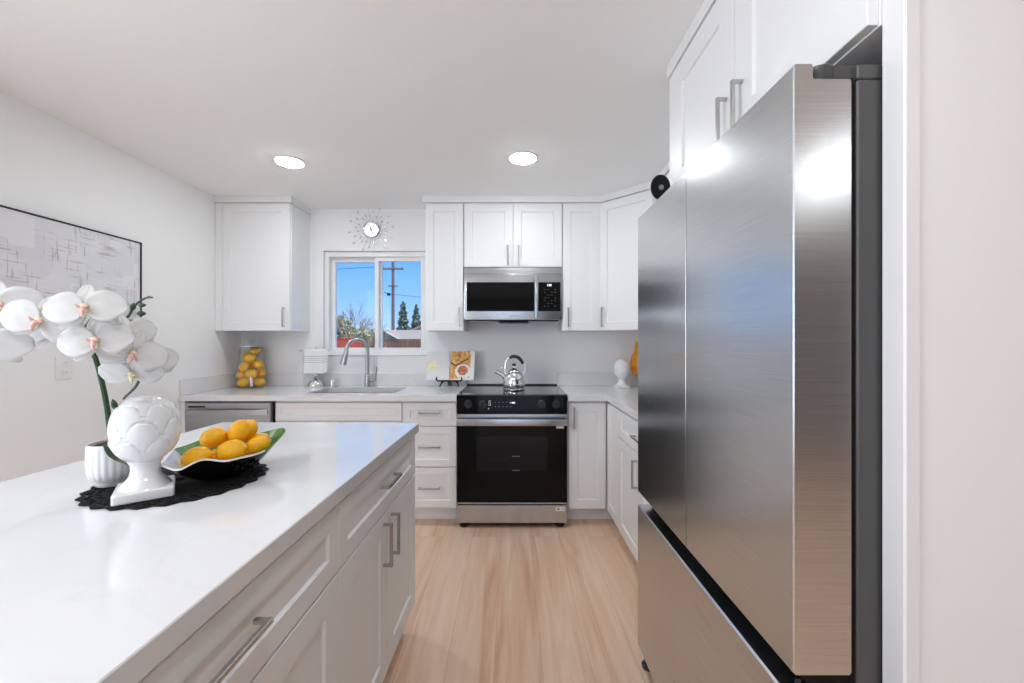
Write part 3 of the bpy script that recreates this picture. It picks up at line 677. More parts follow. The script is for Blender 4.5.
# orchid in a fluted pot
px_, py_ = -1.014, 1.052
t = thing('orchid_plant', 'white silk orchid spray in a fluted white pot on the island', 'orchid', (px_, py_, MZ))
flute = lambda a, z: 1+.035*abs(math.cos(11*a))*(1 if MZ+.014 < z < MZ+.100 else 0)
build('pot', MB().lathe([(.032, MZ), (.035, MZ+.002), (.036, MZ+.010), (.038, MZ+.014), (.045, MZ+.022), (.0485, MZ+.036), (.050, MZ+.055), (.050, MZ+.094), (.0505, MZ+.1005), (.050, MZ+.106), (.046, MZ+.106), (.045, MZ+.092), (.042, MZ+.090)], (px_, py_, 0), 132, rmod=flute), 'pot', t, smooth=50)
build('potting_bark', MB().lathe([(.043, MZ+.090), (.042, MZ+.099), (.03, MZ+.105), (.001, MZ+.107)], (px_, py_, 0), 30, rmod=lambda a, z: 1+.04*math.sin(5*a+z*300)), 'soil', t)
def bez(pts, n=24):       # Catmull-Rom through the points
    P = [Vector(p) for p in pts]; P = [P[0]*2-P[1]] + P + [P[-1]*2-P[-2]]; out = []
    for i in range(1, len(P)-2):
        for k in range(n):
            q = k/n; a, b, c, d_ = P[i-1:i+3]
            out.append(.5*((2*b)+(c-a)*q+(2*a-5*b+4*c-d_)*q*q+(3*b-a-3*c+d_)*q**3))
    out.append(P[-2]); return out
st1 = [(px_-.008, py_, MZ+.10), (px_-.018, py_, 1.12), (px_-.03, py_-.01, 1.22), (px_-.015, py_-.05, 1.30), (-.965, .94, 1.345), (-.915, .88, 1.335), (-.925, .855, 1.325), (-.985, .84, 1.32), (-1.05, .83, 1.30)]
build('stem', MB().tube(bez(st1, 10), lambda q: .0062-.003*q, 10), 'green', t)
st2 = [(px_-.026, py_-.004, 1.235), (-1.01, 1.03, 1.315), (-.95, 1.02, 1.345), (-.915, 1.0, 1.37), (-.885, .995, 1.388), (-.862, .99, 1.39)]
build('stem', MB().tube(bez(st2, 8), lambda q: .004-.002*q, 8), 'green', t)
st3 = [(-.985, .985, 1.33), (-.90, .95, 1.325), (-.85, .93, 1.28), (-.835, .925, 1.20), (-.875, .93, 1.155)]
build('stem', MB().tube(bez(st3, 8), lambda q: .004-.0015*q, 8), 'green', t)
def budm(c, d, L, r):
    d = Vector(d).normalized(); c = Vector(c)
    return MB().tube([c-d*L/2+d*L*k/8 for k in range(9)], lambda q: max(.0004, r*math.sin(PI*min(.999, max(.001, q)))**.8), 10)
for c, d_, L, r in (((-.918, 1.0, 1.368), (.3, 0, 1), .022, .006), ((-.893, .997, 1.372), (1, 0, .1), .020, .005), ((-.895, .997, 1.352), (1, 0, 0), .024, .0065), ((-.872, .992, 1.391), (1, 0, 0), .014, .003), ((-.905, .94, 1.14), (.3, 0, -1), .028, .006)):
    build('bud', budm(c, d_, L, r), 'green', t)
build('bud', budm((-.925, .985, 1.316), (1, 0, .2), .03, .011), 'bud', t)
# strap leaf arching over the pot rim
lf = bez([(px_+.010, py_-.02, MZ+.100), (px_+.026, py_-.040, MZ+.108), (px_+.048, py_-.050, MZ+.083), (px_+.082, py_-.046, MZ+.060)], 8)
def leafgrid(path, wid):
    n = len(path)-1
    def f(u, v):
        i = min(n, int(round(u*n))); p = path[i]; d_ = (path[min(n, i+1)]-path[max(0, i-1)]).normalized(); s_ = d_.cross(Vector((0, 0, 1))).normalized()
        wq = wid*math.sin(PI*min(.985, .12+.88*u))**.7; k = v*2-1
        return p + s_*wq*k + Vector((0, 0, -.35*wq*(1-abs(k))))
    return MB().grid(f, n, 4)
build('leaf', leafgrid(lf, .010), 'green', t, solid=.0015)
def petal(mb, ang, L, W, base, lift, cup):
    ca, sa = math.cos(ang), math.sin(ang)
    def f(u, v):
        k = v*2-1; r = base+L*u; wq = W*(math.sin(PI*(.06+.90*u**.85)))**.62
        x, y = r, wq*k; z = lift*u - cup*u*u*L + .10*wq*k*k*(1 if u < .8 else .6) + .0012*math.sin(9*u+7*k)
        return Vector((x*ca-y*sa, x*sa+y*ca, z))
    return mb.grid(f, 10, 8)
def flower(c, face, size, roll, creamy=False):
    z = Vector(face).normalized(); up = Vector((0, 0, 1)); x = up.cross(z).normalized(); y = z.cross(x)
    R = Matrix((x, y, z)).transposed() @ Matrix.Rotation(roll, 3, 'Z'); c = Vector(c)
    mb = MB(); S = size
    for a in (90, 215, 325): petal(mb, math.radians(a), .46*S, .135*S, .02*S, -.03*S, .10)
    for v in mb.bm.verts: v.co.z -= .03*S
    for a in (8, 172): petal(mb, math.radians(a), .54*S, .29*S, .02*S, .05*S, .20)
    for v in mb.bm.verts: v.co = c + R @ v.co
    fl = build('blossom', mb, 'petal', t, smooth=180, solid=.0004)
    lp = MB()
    lp.tube([Vector((0, .03*S, .02*S)), Vector((0, -.02*S, .10*S)), Vector((0, -.10*S, .13*S)), Vector((0, -.17*S, .11*S))], lambda q: .045*S*(1-.55*q), 8)
    for sgn in (-1, 1): lp.tube([Vector((0, 0, .04*S)), Vector((sgn*.07*S, .02*S, .10*S)), Vector((sgn*.075*S, .05*S, .14*S))], lambda q: .032*S*(1-.6*q), 8)
    for v in lp.bm.verts: v.co = c + R @ v.co
    build('lip', lp, 'lip_yellow' if creamy else 'lip', fl)
    th = MB(); th.ball((0, .03*S, .05*S), .055*S, (1, 1, .8), 10); th.tube([Vector((0, -.02*S, .05*S)), Vector((0, -.12*S, .07*S))], .04*S, 8)
    for v in th.bm.verts: v.co = c + R @ v.co
    build('throat', th, 'lip_yellow', fl)
flower((-.992, .80, 1.352), (.55, -.9, .15), .112, .2)
flower((-.915, .80, 1.322), (.35, -1, .05), .112, -.25)
flower((-.826, .80, 1.347), (.45, -1, .25), .112, .12)
flower((-.990, .78, 1.278), (.5, -1, -.1), .108, -.1)
flower((-.826, .82, 1.284), (.40, -1, .1), .108, .15)
flower((-.800, .87, 1.258), (.70, -.8, -.15), .108, -.3)
flower((-.858, .93, 1.302), (.9, -.4, .2), .098, .3, True)
flower((-.828, .90, 1.214), (.45, -.9, -.6), .100, .0, True)
flower((-.955, .86, 1.315), (.3, -1, .3), .105, .4)
flower((-.815, .93, 1.235), (.9, -.6, -.1), .10, .2)

# artichoke finials
def artichoke(name, label, loc, rz, scale=None):
    t = thing(name, label, 'sculpture', (0, 0, 0))
    mb = MB()
    def sq(h, z, r=.006): return rr(-h, h, -h, h, z, min(r, h*.9), 3)
    def ci(r, z, n=16): return [Vector((r*math.cos(PI*2*k/n+PI/4-PI/4), r*math.sin(PI*2*k/n), z)) for k in range(n)]
    mb.rings([sq(.053, 0), sq(.0545, .002), sq(.0545, .020), sq(.052, .0235)])
    build('base', mb, 'ceramic', t)
    build('stem', MB().lathe([(.049, .0236), (.045, .030), (.037, .038), (.030, .048), (.0275, .060), (.028, .074), (.032, .080), (.033, .084), (.027, .088)], (0, 0, 0), 44), 'ceramic', t)
    NU, NV = 132, 96; rows = [(.27, 6), (.45, 6), (.63, 6), (.80, 5), (.93, 3)]
    def f(u, v):
        a = 2*PI*u; s_ = .02+.975*v; ph = PI*s_
        r0 = .0595*math.sin(ph)**.80; z0 = .154-.0775*math.cos(ph)
        h = 0.0
        for i, (pc, n) in enumerate(rows):
            wd = PI/n*1.10; off = (i % 2)*PI/n
            k = round((a-off)/(2*PI/n)); da = (a-off)-k*2*PI/n
            x = da/wd; y = (s_-(pc-.14))/.30
            if y < 1 and y > -2 and abs(x) < 1.0 and y < (1-abs(x)**2.6)**.6:
                e_ = (1-abs(x)**2.6)**.6 - y
                edge = min(1.0, e_/.10)
                h = (.0052 + .003*max(0, y))*(edge**.5)*(1-.35*x*x); break
        rr_ = r0 + h*(.35+.65*math.sin(ph)); zz = z0 + h*.25
        return Vector((rr_*math.cos(a), rr_*math.sin(a), zz))
    mb = MB(); mb.grid(f, NU, NV)
    build('bulb', mb, 'ceramic', t, smooth=75, weld=True)
    t.location = loc; t.rotation_euler = (0, 0, rz)
    if scale: t.scale = scale
    return t
art = artichoke('artichoke_sculpture', 'large white ceramic artichoke finial on the black lace placemat', (-.866, .976, MZ), math.radians(38))
dup(art, (.876, 3.30, CT1+.0005), math.radians(10), 'small white ceramic artichoke finial on the counter right of the range', (.94, .94, .98))

# leaf dish with lemons
dc = Vector((-.785, 1.128)); t = thing('leaf_dish', 'leaf shaped dish, black outside and green inside, holding yellow fruit', 'dish', (dc.x, dc.y, MZ))
rim = [(-.845, .992, .064), (-.80, .975, .058), (-.768, .992, .066), (-.745, 1.022, .070), (-.705, 1.040, .060), (-.668, 1.10, .068), (-.664, 1.18, .082), (-.703, 1.280, .094), (-.75, 1.262, .082), (-.83, 1.25, .074), (-.905, 1.215, .072), (-.915, 1.13, .070), (-.880, 1.06, .066)]
def rimpt(u):
    n = len(rim); f = (u % 1)*n; i = int(f); q = f-i; a, b, c, d_ = [Vector(rim[(i+k) % n]) for k in (-1, 0, 1, 2)]
    return .5*((2*b)+(c-a)*q+(2*a-5*b+4*c-d_)*q*q+(3*b-a-3*c+d_)*q**3)
NA = 78
def shell(off, zo, tmax=1.0):
    rows_ = []
    for tt in [0.02, .2, .36, .48, .6, .7, .8, .88, .95, 1.0]:
        row = []
        for k in range(NA):
            p = rimpt(k/NA); q = min(tt, tmax); x = dc.x+(p.x-dc.x)*q*off; y = dc.y+(p.y-dc.y)*q*off
            h = 0 if q < .36 else ((q-.36)/.64)**1.35
            rip = .003*math.sin(7*2*PI*k/NA)*h
            row.append(Vector((x, y, MZ+.0008+zo+(p.z-.002)*h+rip)))
        rows_.append(row)
    return rows_
mb = MB(); outer = shell(1.0, 0); mb.mi = 0; mb.rings(outer, cap=False)
bmesh.ops.holes_fill(mb.bm, edges=[e for e in mb.bm.edges if e.is_boundary and e.calc_length() < .01 and (e.verts[0].co.xy-dc).length < .02], sides=0)
build('outer_shell', mb, 'black_gloss', t, smooth=60)
mb = MB(); inner = shell(.985, .0045); mb.rings(inner, cap=False); mb.rings([outer[-1], inner[-1]], cap=False)
bmesh.ops.remove_doubles(mb.bm, verts=mb.bm.verts[:], dist=1e-6)
bmesh.ops.holes_fill(mb.bm, edges=[e for e in mb.bm.edges if e.is_boundary and (e.verts[0].co.xy-dc).length < .02], sides=0)
for f in mb.bm.faces:
    c = f.calc_center_median(); k = math.atan2(c.y-dc.y, c.x-dc.x)
    green = (-.1 < k or k < -2.95) and c.z > MZ+.012
    f.material_index = 1 if green and f.calc_area() > 1e-6 else 0
M['dish_white'] = mat('dish_white_glaze', (.74, .74, .73, 1), .1, coat=.6, bump=.02, bscale=30)
M['dish_green'] = mat('dish_green_glaze', lin(92, 134, 62), .25, var=.3, bscale=45, stretch=(1, .2, 1), bump=.1)
build('inner_glaze', mb, ['dish_white', 'dish_green'], t, smooth=60)

def lemon_mesh(L, r):
    mb = MB(); n = 26
    def pr(q):
        x = -1+2*q; b = math.sqrt(max(0, 1-(abs(x)/.93)**2.3)) if abs(x) < .93 else 0
        nip = .16*max(0, 1-(abs(abs(x)-.93)/.12)) if abs(x) > .80 else 0
        return max(.012, b, nip)*r
    mb.rings([[Vector((pr(i/n)*math.cos(2*PI*k/20), pr(i/n)*math.sin(2*PI*k/20), (-1+2*i/n)*L/2)) for k in range(20)] for i in range(n+1)])
    return mb
LG = 'lemons in the leaf dish'
LEM = [  # x, y, z, length scale, axis, label
    (-.805, 1.055, .988, 1.02, (1, .25, .3), 'yellow lemon at the left front end of the leaf dish'),
    (-.737, 1.085, .998, 1.05, (1, .15, .25), 'yellow lemon lying front and centre against the dish rim'),
    (-.804, 1.112, 1.027, .96, (1, .1, .35), 'lemon on top of the pile at its left'),
    (-.840, 1.180, 1.010, .92, (1, -.3, .1), 'lemon at the back left, behind the top left one'),
    (-.754, 1.140, 1.036, .98, (.4, .3, 1), 'lemon standing tallest in the middle of the pile'),
    (-.768, 1.198, 1.026, .95, (.35, .5, 1), 'lemon behind the tallest one at the back of the pile'),
    (-.705, 1.146, .998, .88, (.8, .6, .2), 'lemon at the right front of the pile'),
    (-.737, 1.208, .996, .80, (1, .3, 0), 'rightmost lemon, near the green tip of the dish'),
    (-.775, 1.100, .968, .75, (.2, 1, .1), 'small orange yellow lemon low in the gap at the front'),
    (-.815, 1.150, .966, .8, (1, .5, 0), 'lemon at the bottom of the pile under the back left one'),
    (-.755, 1.168, .962, .8, (.6, 1, 0), 'lemon at the bottom of the pile towards the dish tip'),
]
lm = None
for i, (x, y, z, s_, ax, lab) in enumerate(LEM):
    if lm is None: lm = build('lemon', lemon_mesh(.073, .0262), 'lemon'); o = lm
    else: o = lm.copy(); COL.objects.link(o)
    o.location = (x, y, z); o.scale = (s_,)*3; o.rotation_mode = 'QUATERNION'; o.rotation_quaternion = Vector(ax).to_track_quat('Z', 'Y')
    tag(o, lab, 'lemon', LG)

# ------------------------------------------------------------------ things on the back counter
# glass drink dispenser filled with lemons
jx, jy, jz = -2.115, 3.352, CT1+.0005
t = thing('drink_dispenser', 'clear glass drink dispenser full of lemons in the left corner', 'dispenser', (jx, jy, jz))
pr_o = [(.104, jz+.001), (.112, jz+.006), (.116, jz+.05), (.115, jz+.10), (.106, jz+.16), (.094, jz+.22), (.088, jz+.27), (.088, jz+.325)]
build('jar', MB().lathe(pr_o, (jx, jy, 0), 48, cap=False).lathe([(.104, jz+.001), (.02, jz+.004)], (jx, jy, 0), 48, cap=False).lathe([(r-.004, z+.003) for r, z in pr_o], (jx, jy, 0), 48, cap=False), 'jar_glass', t, smooth=60)
ld = build('lid', MB().lathe([(.104, jz+.329), (.106, jz+.331), (.106, jz+.340), (.10, jz+.343)], (jx, jy, 0), 40), 'nickel', t)
build('lid_knob', MB().lathe([(.008, jz+.343), (.010, jz+.355), (.022, jz+.368), (.024, jz+.376), (.016, jz+.386), (.001, jz+.388)], (jx, jy, 0), 24), 'jar_glass', ld)
ja = math.radians(32); jt = lambda d, z: (jx+d*math.sin(ja), jy-d*math.cos(ja), jz+z)      # the tap faces into the room
build('tap', MB().tube([jt(.112, .05), jt(.145, .05)], .010, 14).tube([jt(.140, .075), jt(.142, .05), jt(.142, .022)], lambda q: .013-.003*q, 14).tube([jt(.142, .074), jt(.142, .094)], .007, 8), 'chrome', t)
JL = [(-.058, -.050, .042, (1, .5, .1)), (.058, -.045, .042, (1, -.5, .1)), (-.002, .062, .042, (1, .1, 0)), (0, -.058, .108, (1, 0, .1)), (-.072, .004, .100, (.3, 1, .2)), (.074, .012, .112, (.3, -1, .2)), (.0, .064, .110, (1, .2, 0)),
      (-.054, -.030, .168, (.5, .6, .6)), (.050, -.020, .184, (-.4, .6, .7)), (.004, .050, .178, (1, 0, .2)), (-.010, -.040, .236, (1, .1, .1)), (-.028, .034, .250, (1, .3, .2)), (.024, -.008, .296, (.9, .3, .2))]
nm = ['at the bottom left front', 'at the bottom right front', 'at the bottom back', 'just above the tap', 'at the left of the second layer', 'at the right of the second layer', 'at the back of the second layer',
      'at the left of the third layer', 'at the right of the third layer', 'at the back of the third layer', 'alone in the middle of the narrowing neck', 'at the top left', 'topmost']
jl = None
for (x, y, z, ax), n_ in zip(JL, nm):
    if jl is None: jl = build('jar_lemon', lemon_mesh(.092, .0345), 'jar_lemon'); o = jl
    else: o = jl.copy(); COL.objects.link(o)
    rp_ = Matrix.Rotation(ja, 3, 'Z') @ Vector((x, y, z)); o.location = (jx+rp_.x*.95, jy+rp_.y*.95, jz+z+.002); o.rotation_mode = 'QUATERNION'; o.rotation_quaternion = (Matrix.Rotation(ja, 3, 'Z') @ Vector(ax)).to_track_quat('Z', 'Y')
    o.scale = (.99,)*3
    tag(o, 'lemon in the glass drink dispenser, ' + n_, 'lemon', 'lemons in the drink dispenser')

# towel stand and towel
tx, ty = -1.618, 3.405
t = thing('towel_stand', 'small chrome countertop towel stand with a domed base left of the sink', 'stand', (tx, ty, CT1))
z0 = CT1+.0005
build('base', MB().lathe([(.060, z0), (.062, z0+.008), (.058, z0+.03), (.042, z0+.052), (.022, z0+.066), (.012, z0+.075), (.016, z0+.083), (.010, z0+.092), (.006, z0+.10)], (tx, ty, 0), 32), 'chrome', t)
build('post', MB().lathe([(.006, z0+.09), (.006, z0+.30), (.011, z0+.305), (.011, z0+.312), (.004, z0+.32), (.001, z0+.324)], (tx, ty, 0), 16), 'chrome', t)
bz = z0+.298
build('crossbar', MB().tube([(tx-.113, ty-.016, bz), (tx+.113, ty-.016, bz)], .005, 10).ball((tx-.118, ty-.016, bz), .009).ball((tx+.118, ty-.016, bz), .009), 'chrome', t)
mb = MB(); uvs = {}
bm = mb.bm; nu, nv = 60, 14; Vt = []
Lf, Lb = .205, .185
for i in range(nu+1):
    s_ = i/nu*(Lf+Lb)-Lf; row = []
    for j in range(nv+1):
        v = j/nv; k = max(-1, min(1, s_/.016)); ang = k*PI/2
        yy = ty-.016 + .009*math.sin(ang) if abs(s_) < .016 else ty-.016+math.copysign(.009, s_)
        zz = bz+.009*math.cos(ang) if abs(s_) < .016 else bz-(abs(s_)-.016)
        dep = max(0, bz-zz)
        xx = tx-.085+v*.195 + (.0 if s_ < 0 else -.022*min(1, s_/.05)) + (dep*.06*(v-.5))
        yy += math.copysign(1, s_)*(.0035*math.sin(v*13+dep*8)*min(1, dep/.05)) - (.012*dep/.2 if s_ < 0 else -.006*dep/.2)
        if s_ < 0 and v > .8: zz += .10*(v-.8)*min(1, dep/.2)
        row.append(bm.verts.new((xx, yy, zz))); uvs[row[-1]] = (v, min(1, abs(s_)/.205+(.12 if s_ > 0 else 0)))
    Vt.append(row)
uvl = bm.loops.layers.uv.new('UVMap')
for i in range(nu):
    for j in range(nv):
        f = bm.faces.new((Vt[i][j], Vt[i+1][j], Vt[i+1][j+1], Vt[i][j+1]))
        for l in f.loops: l[uvl].uv = uvs[l.vert]
tag(build('hand_towel', mb, 'towel', loc=(tx, ty, bz-.2), smooth=180, solid=.003), 'white hand towel with thin grey stripes hanging on the chrome stand', 'towel')

# recipe book on an easel
ex, ey = -.512, 3.40
t = thing('book_easel', 'small black easel holding the open recipe book', 'easel', (ex, ey, CT1))
z0 = CT1+.0005
mb = MB().box(ex-.085, ex+.085, ey-.012, ey, z0+.042, z0+.056, .003).box(ex-.016, ex+.016, ey-.010, ey-.002, z0+.008, z0+.045, .002)
for s_ in (-1, 1):
    mb.tube([(ex+s_*.05, ey-.004, z0+.046), (ex+s_*.068, ey-.012, z0+.03), (ex+s_*.078, ey-.03, z0+.004)], lambda q: .009-.004*q, 10)
    mb.tube([(ex+s_*.075, ey-.006, z0+.05), (ex+s_*.095, ey-.03, z0+.052), (ex+s_*.104, ey-.044, z0+.066), (ex+s_*.099, ey-.046, z0+.084)], lambda q: .009-.004*q, 10)
build('front_rest', mb, 'black_iron', t)
build('back_leg', MB().tube([(ex, ey, z0+.05), (ex, ey+.035, z0+.16)], .006, 8).tube([(ex, ey+.03, z0+.14), (ex, ey+.06, z0+.004)], .005, 8), 'black_iron', t)
t = thing('recipe_book', 'open recipe book with a photo of roast dishes on the black easel', 'book', (ex, ey-.03, z0+.057))
ln = .10     # lean
def pagefr(sgn):
    U = Vector((sgn*.985, -.17, 0)).normalized(); V = Vector((0, .2, .98)).normalized(); W = U.cross(V)*sgn
    V = W.cross(U)*sgn
    return Fr((ex, ey-.018, z0+.0575), U, V, W)
for sgn, (Lp, hp) in ((-1, (.185, .235)), (1, (.205, .242))):
    f_ = pagefr(sgn); s2 = 1
    side = 1 if f_.W.y < 0 else -1
    pg = build('page', MB().box(.001, Lp, 0, hp, -.004, .004, .001, f_), 'page', t)
    lift = lambda k: (.004+.0004*k)*side
    def flat(pts, k): return MB().prism(pts, f_, .0038*side, lift(k))
    if sgn > 0:
        build('printed_photo', flat([(.003, .004), (.003, .236), (.165, .239), (.172, .16), (.168, .02)], 1), 'food', pg)
        build('printed_plate', flat([(.112+.068*math.cos(a*PI/14), .070+.060*math.sin(a*PI/14)) for a in range(28)], 2), 'label', pg)
        build('printed_roast', flat([(.108+.044*math.cos(a*PI/12)*(1+.1*math.sin(a*1.7)), .078+.040*math.sin(a*PI/12)) for a in range(24)], 3), 'food_brown', pg)
        build('printed_tray_edge', flat([(.004, .136), (.045, .112), (.150, .170), (.150, .182), (.045, .124), (.004, .148)], 4), 'black_iron', pg)
    else:
        build('printed_photo', flat([(.10, .085), (.10, .155), (.178, .155), (.178, .085)], 1), 'page_yellow', pg)

# kettle on the cooktop
kx, ky, kz = .015, 3.12, .924
t = thing('tea_kettle', 'polished steel whistling kettle with black handle on the cooktop', 'kettle', (kx, ky, kz))
build('body', MB().lathe([(.078, kz), (.083, kz+.003), (.0845, kz+.012), (.082, kz+.016), (.0845, kz+.020), (.085, kz+.05), (.084, kz+.075), (.079, kz+.098), (.069, kz+.118), (.056, kz+.132), (.048, kz+.137)], (kx, ky, 0), 48), 'chrome', t, smooth=40)
ld = build('lid', MB().lathe([(.047, kz+.1375), (.046, kz+.141), (.034, kz+.152), (.016, kz+.163), (.006, kz+.168), (.005, kz+.182)], (kx, ky, 0), 36), 'chrome', t)
build('lid_knob', MB().ball((kx, ky, kz+.190), .015, (1, 1, .75)), 'black_plastic', ld)
build('spout', MB().tube([(kx-.066, ky-.004, kz+.095), (kx-.09, ky-.006, kz+.115), (kx-.132, ky-.01, kz+.137)], lambda q: .021-.010*q, 16), 'chrome', t)
build('whistle_cover', MB().tube([(kx-.128, ky-.01, kz+.134), (kx-.142, ky-.011, kz+.141)], .0125, 14).tube([(kx-.125, ky-.01, kz+.147), (kx-.10, ky-.008, kz+.152), (kx-.092, ky-.008, kz+.172)], .0035, 8), 'chrome', t)
hb = bez([(kx-.062, ky, kz+.123), (kx-.066, ky, kz+.17), (kx-.055, ky, kz+.222), (kx-.03, ky, kz+.246)], 8)
build('handle_bracket', MB().tube(hb, .0055, 10, flat=1.6), 'chrome', t)
build('handle_bracket', MB().tube(bez([(kx+.068, ky, kz+.118), (kx+.083, ky, kz+.15), (kx+.080, ky, kz+.185), (kx+.066, ky, kz+.207)], 8), .0055, 10, flat=1.6), 'chrome', t)
build('handle_grip', MB().tube(bez([(kx-.034, ky, kz+.243), (kx-.005, ky, kz+.254), (kx+.03, ky, kz+.246), (kx+.055, ky, kz+.222), (kx+.068, ky, kz+.198)], 8), lambda q: .0105+.003*math.sin(PI*q), 14), 'black_plastic', t)

# amber vase half hidden by the refrigerator
vx, vy = 1.045, 3.36; z0 = CT1+.0005
t = thing('glass_vase', 'orange vase on a clear glass foot half hidden behind the refrigerator', 'vase', (vx, vy, z0))
build('glass_foot', MB().lathe([(.080, z0), (.082, z0+.004), (.05, z0+.012), (.02, z0+.03), (.016, z0+.06), (.04, z0+.085), (.07, z0+.105)], (vx, vy, 0), 36, cap=False), 'jar_glass', t, smooth=60)
build('vase_body', MB().lathe([(.02, z0+.088), (.066, z0+.108), (.082, z0+.15), (.083, z0+.20), (.074, z0+.25), (.058, z0+.28), (.048, z0+.30), (.046, z0+.335), (.044, z0+.37), (.038, z0+.37), (.040, z0+.33)], (vx, vy, 0), 40), 'amber', t)

# ------------------------------------------------------------------ on the walls
# starburst clock
ccx, ccz = -1.188, 2.236
t = thing('wall_clock', 'silver starburst wall clock with crystal beads above the window', 'clock', (ccx, 3.49, ccz))
build('dial', MB().lathe([(.070, .001), (.070, .016), (.064, .020), (.060, .017), (.001, .0165)], (ccx, 3.497, ccz), 48, axis=yax), 'chrome', t)
M['dial'] = mat('silver_dial', (.70, .70, .70, 1), .22, .9, bump=.02, bscale=40)
build('face', MB().lathe([(.059, .017), (.059, .0185), (.001, .0185)], (ccx, 3.497, ccz), 40, axis=yax), 'dial', t)
build('hands', MB().box(ccx-.0035, ccx+.0035, 3.474, 3.4765, ccz-.008, ccz+.028, .0005).tube([(ccx, 3.475, ccz), (ccx+.014, 3.475, ccz-.042)], .003, 8).ball((ccx, 3.475, ccz), .006), 'black_plastic', t)
mb = MB(); spots = []
for k in range(24):
    a = 2*PI*(k+.5)/24; r = .185 if k % 2 == 0 else .128
    if k % 4 == 1: r = .150
    d_ = Vector((math.cos(a), 0, math.sin(a)))
    mb.tube([Vector((ccx, 3.489, ccz))+d_*.066, Vector((ccx, 3.486, ccz))+d_*(r-.012)], .0007, 6); spots.append((d_, r, a))
    if r > .16: spots.append((d_, .112, a))
build('wires', mb, 'nickel', t)
M['crystal'] = mat('crystal_bead', (.78, .79, .80, 1), .12, .2, bump=.2, bscale=120)
b0 = None
for d_, r, a in spots:
    if b0 is None:
        mb = MB(); mb.rings([[Vector((q*math.cos(PI*2*k/6), q*.5*math.sin(PI*2*k/6), z)) for k in range(6)] for q, z in ((.0006, -.016), (.0075, -.004), (.008, .004), (.0006, .014))])
        b0 = build('crystal_bead', mb, 'crystal', smooth=10); o = b0
    else: o = b0.copy(); COL.objects.link(o)
    o.parent = t; o.location = Vector((0, -.004, 0)) + d_*r; o.rotation_euler = (0, PI/2-a, 0)
# framed canvas
t = thing('framed_canvas', 'large pale abstract canvas in a thin dark frame on the left wall', 'painting', (XL+.02, 1.93, 1.65))
py0, py1, pz0, pz1 = 1.30, 2.525, 1.412, 1.892
build('canvas', MB().box(XL+.002, XL+.030, py0+.008, py1-.008, pz0+.008, pz1-.008, .001), 'canvas', t)
build('frame', MB().box(XL+.001, XL+.036, py0, py0+.005, pz0, pz1, .001).box(XL+.001, XL+.036, py1-.005, py1, pz0, pz1, .001).box(XL+.001, XL+.036, py0+.005, py1-.005, pz0, pz0+.005, .001).box(XL+.001, XL+.036, py0+.005, py1-.005, pz1-.005, pz1, .001), 'frame_dark', t)
# outlet
t = thing('wall_outlet', 'white duplex outlet on the left wall behind the orchid', 'outlet', (XL, 2.115, 1.153))
build('cover_plate', MB().box(XL+.0005, XL+.007, 2.075, 2.155, 1.094, 1.212, .002), 'white_plastic', t)
for zz in (1.128, 1.178):
    sk = build('socket', MB().lathe([(.017, .006), (.017, .0085), (.001, .0088)], (XL+.001, 2.115, zz), 20, axis=Matrix.Rotation(PI/2, 3, 'Y')), 'white_plastic', t)
    build('slots', MB().box(XL+.0095, XL+.0104, 2.107, 2.109, zz-.002, zz+.007, 0).box(XL+.0095, XL+.0104, 2.121, 2.123, zz-.002, zz+.007, 0).box(XL+.0095, XL+.0104, 2.1135, 2.1165, zz-.010, zz-.006, 0), 'grey_mark', sk)

# recessed ceiling lights
def can(x, y, label, first=[None]):
    if first[0] is None:
        t = thing('recessed_light', label, 'ceiling light', (x, y, ZC), group='recessed ceiling lights')
        build('trim_ring', MB().lathe([(.098, ZC-.0005), (.097, ZC-.006), (.082, ZC-.009), (.078, ZC-.006), (.078, ZC-.0005)], (x, y, 0), 48, cap=False), 'white_plastic', t)
        build('lens', MB().lathe([(.078, ZC-.0045), (.077, ZC-.008), (.068, ZC-.013), (.045, ZC-.017), (.001, ZC-.019)], (x, y, 0), 40), 'lamp', t)
        first[0] = t
    else: dup(first[0], (x, y, ZC), None, label)
can(-1.39, 2.58, 'lit recessed ceiling light nearest the left wall cabinet')
can(.067, 2.525, 'lit recessed ceiling light in front of the range')
for (x, y, n_) in ((-1.39, .10, 'unseen recessed ceiling light added over the island'), (.067, .05, 'unseen recessed ceiling light added over the aisle in front of the refrigerator'), (-1.39, -1.4, 'unseen recessed ceiling light added behind the island'),  # lamps on this line are added out of view to brighten the room
                   (2.1, -1.2, 'lit recessed ceiling light in the room to the right')):
    can(x, y, n_)

# ------------------------------------------------------------------ outside the window
M['ground'] = mat('dry_ground', lin(150, 140, 120), .9, var=.2, bscale=2)
M['fence_red'] = mat('red_stained_boards', lin(182, 78, 66), .8, var=.12, bscale=9, stretch=(1, 1, .1))
M['fence_brown'] = mat('brown_weathered_boards', lin(112, 84, 72), .85, var=.22, bscale=9, stretch=(1, 1, .1))
M['pole'] = mat('weathered_pole', lin(112, 100, 92), .9, var=.15, bscale=6)
M['shingle'] = mat('grey_shingles', lin(172, 158, 146), .9, var=.15, bscale=12)
M['shingle_tan'] = mat('tan_shingles', lin(150, 132, 112), .9, var=.2, bscale=8)
M['stucco'] = mat('pale_stucco', lin(205, 198, 190), .9, var=.05, bscale=5)
M['conifer'] = mat('conifer_needles', lin(112, 132, 118), .9, var=.35, bscale=3)
M['shrub'] = mat('olive_foliage', lin(172, 172, 132), .9, var=.4, bscale=4)
M['twig'] = mat('grey_bark', lin(160, 148, 136), .9, var=.2, bscale=8)
struct('ground_outside', MB().box(-40, 30, 3.7, 70, -.75, -.62, 0), 'ground', 'dry ground of the back garden outside the window', 'ground')
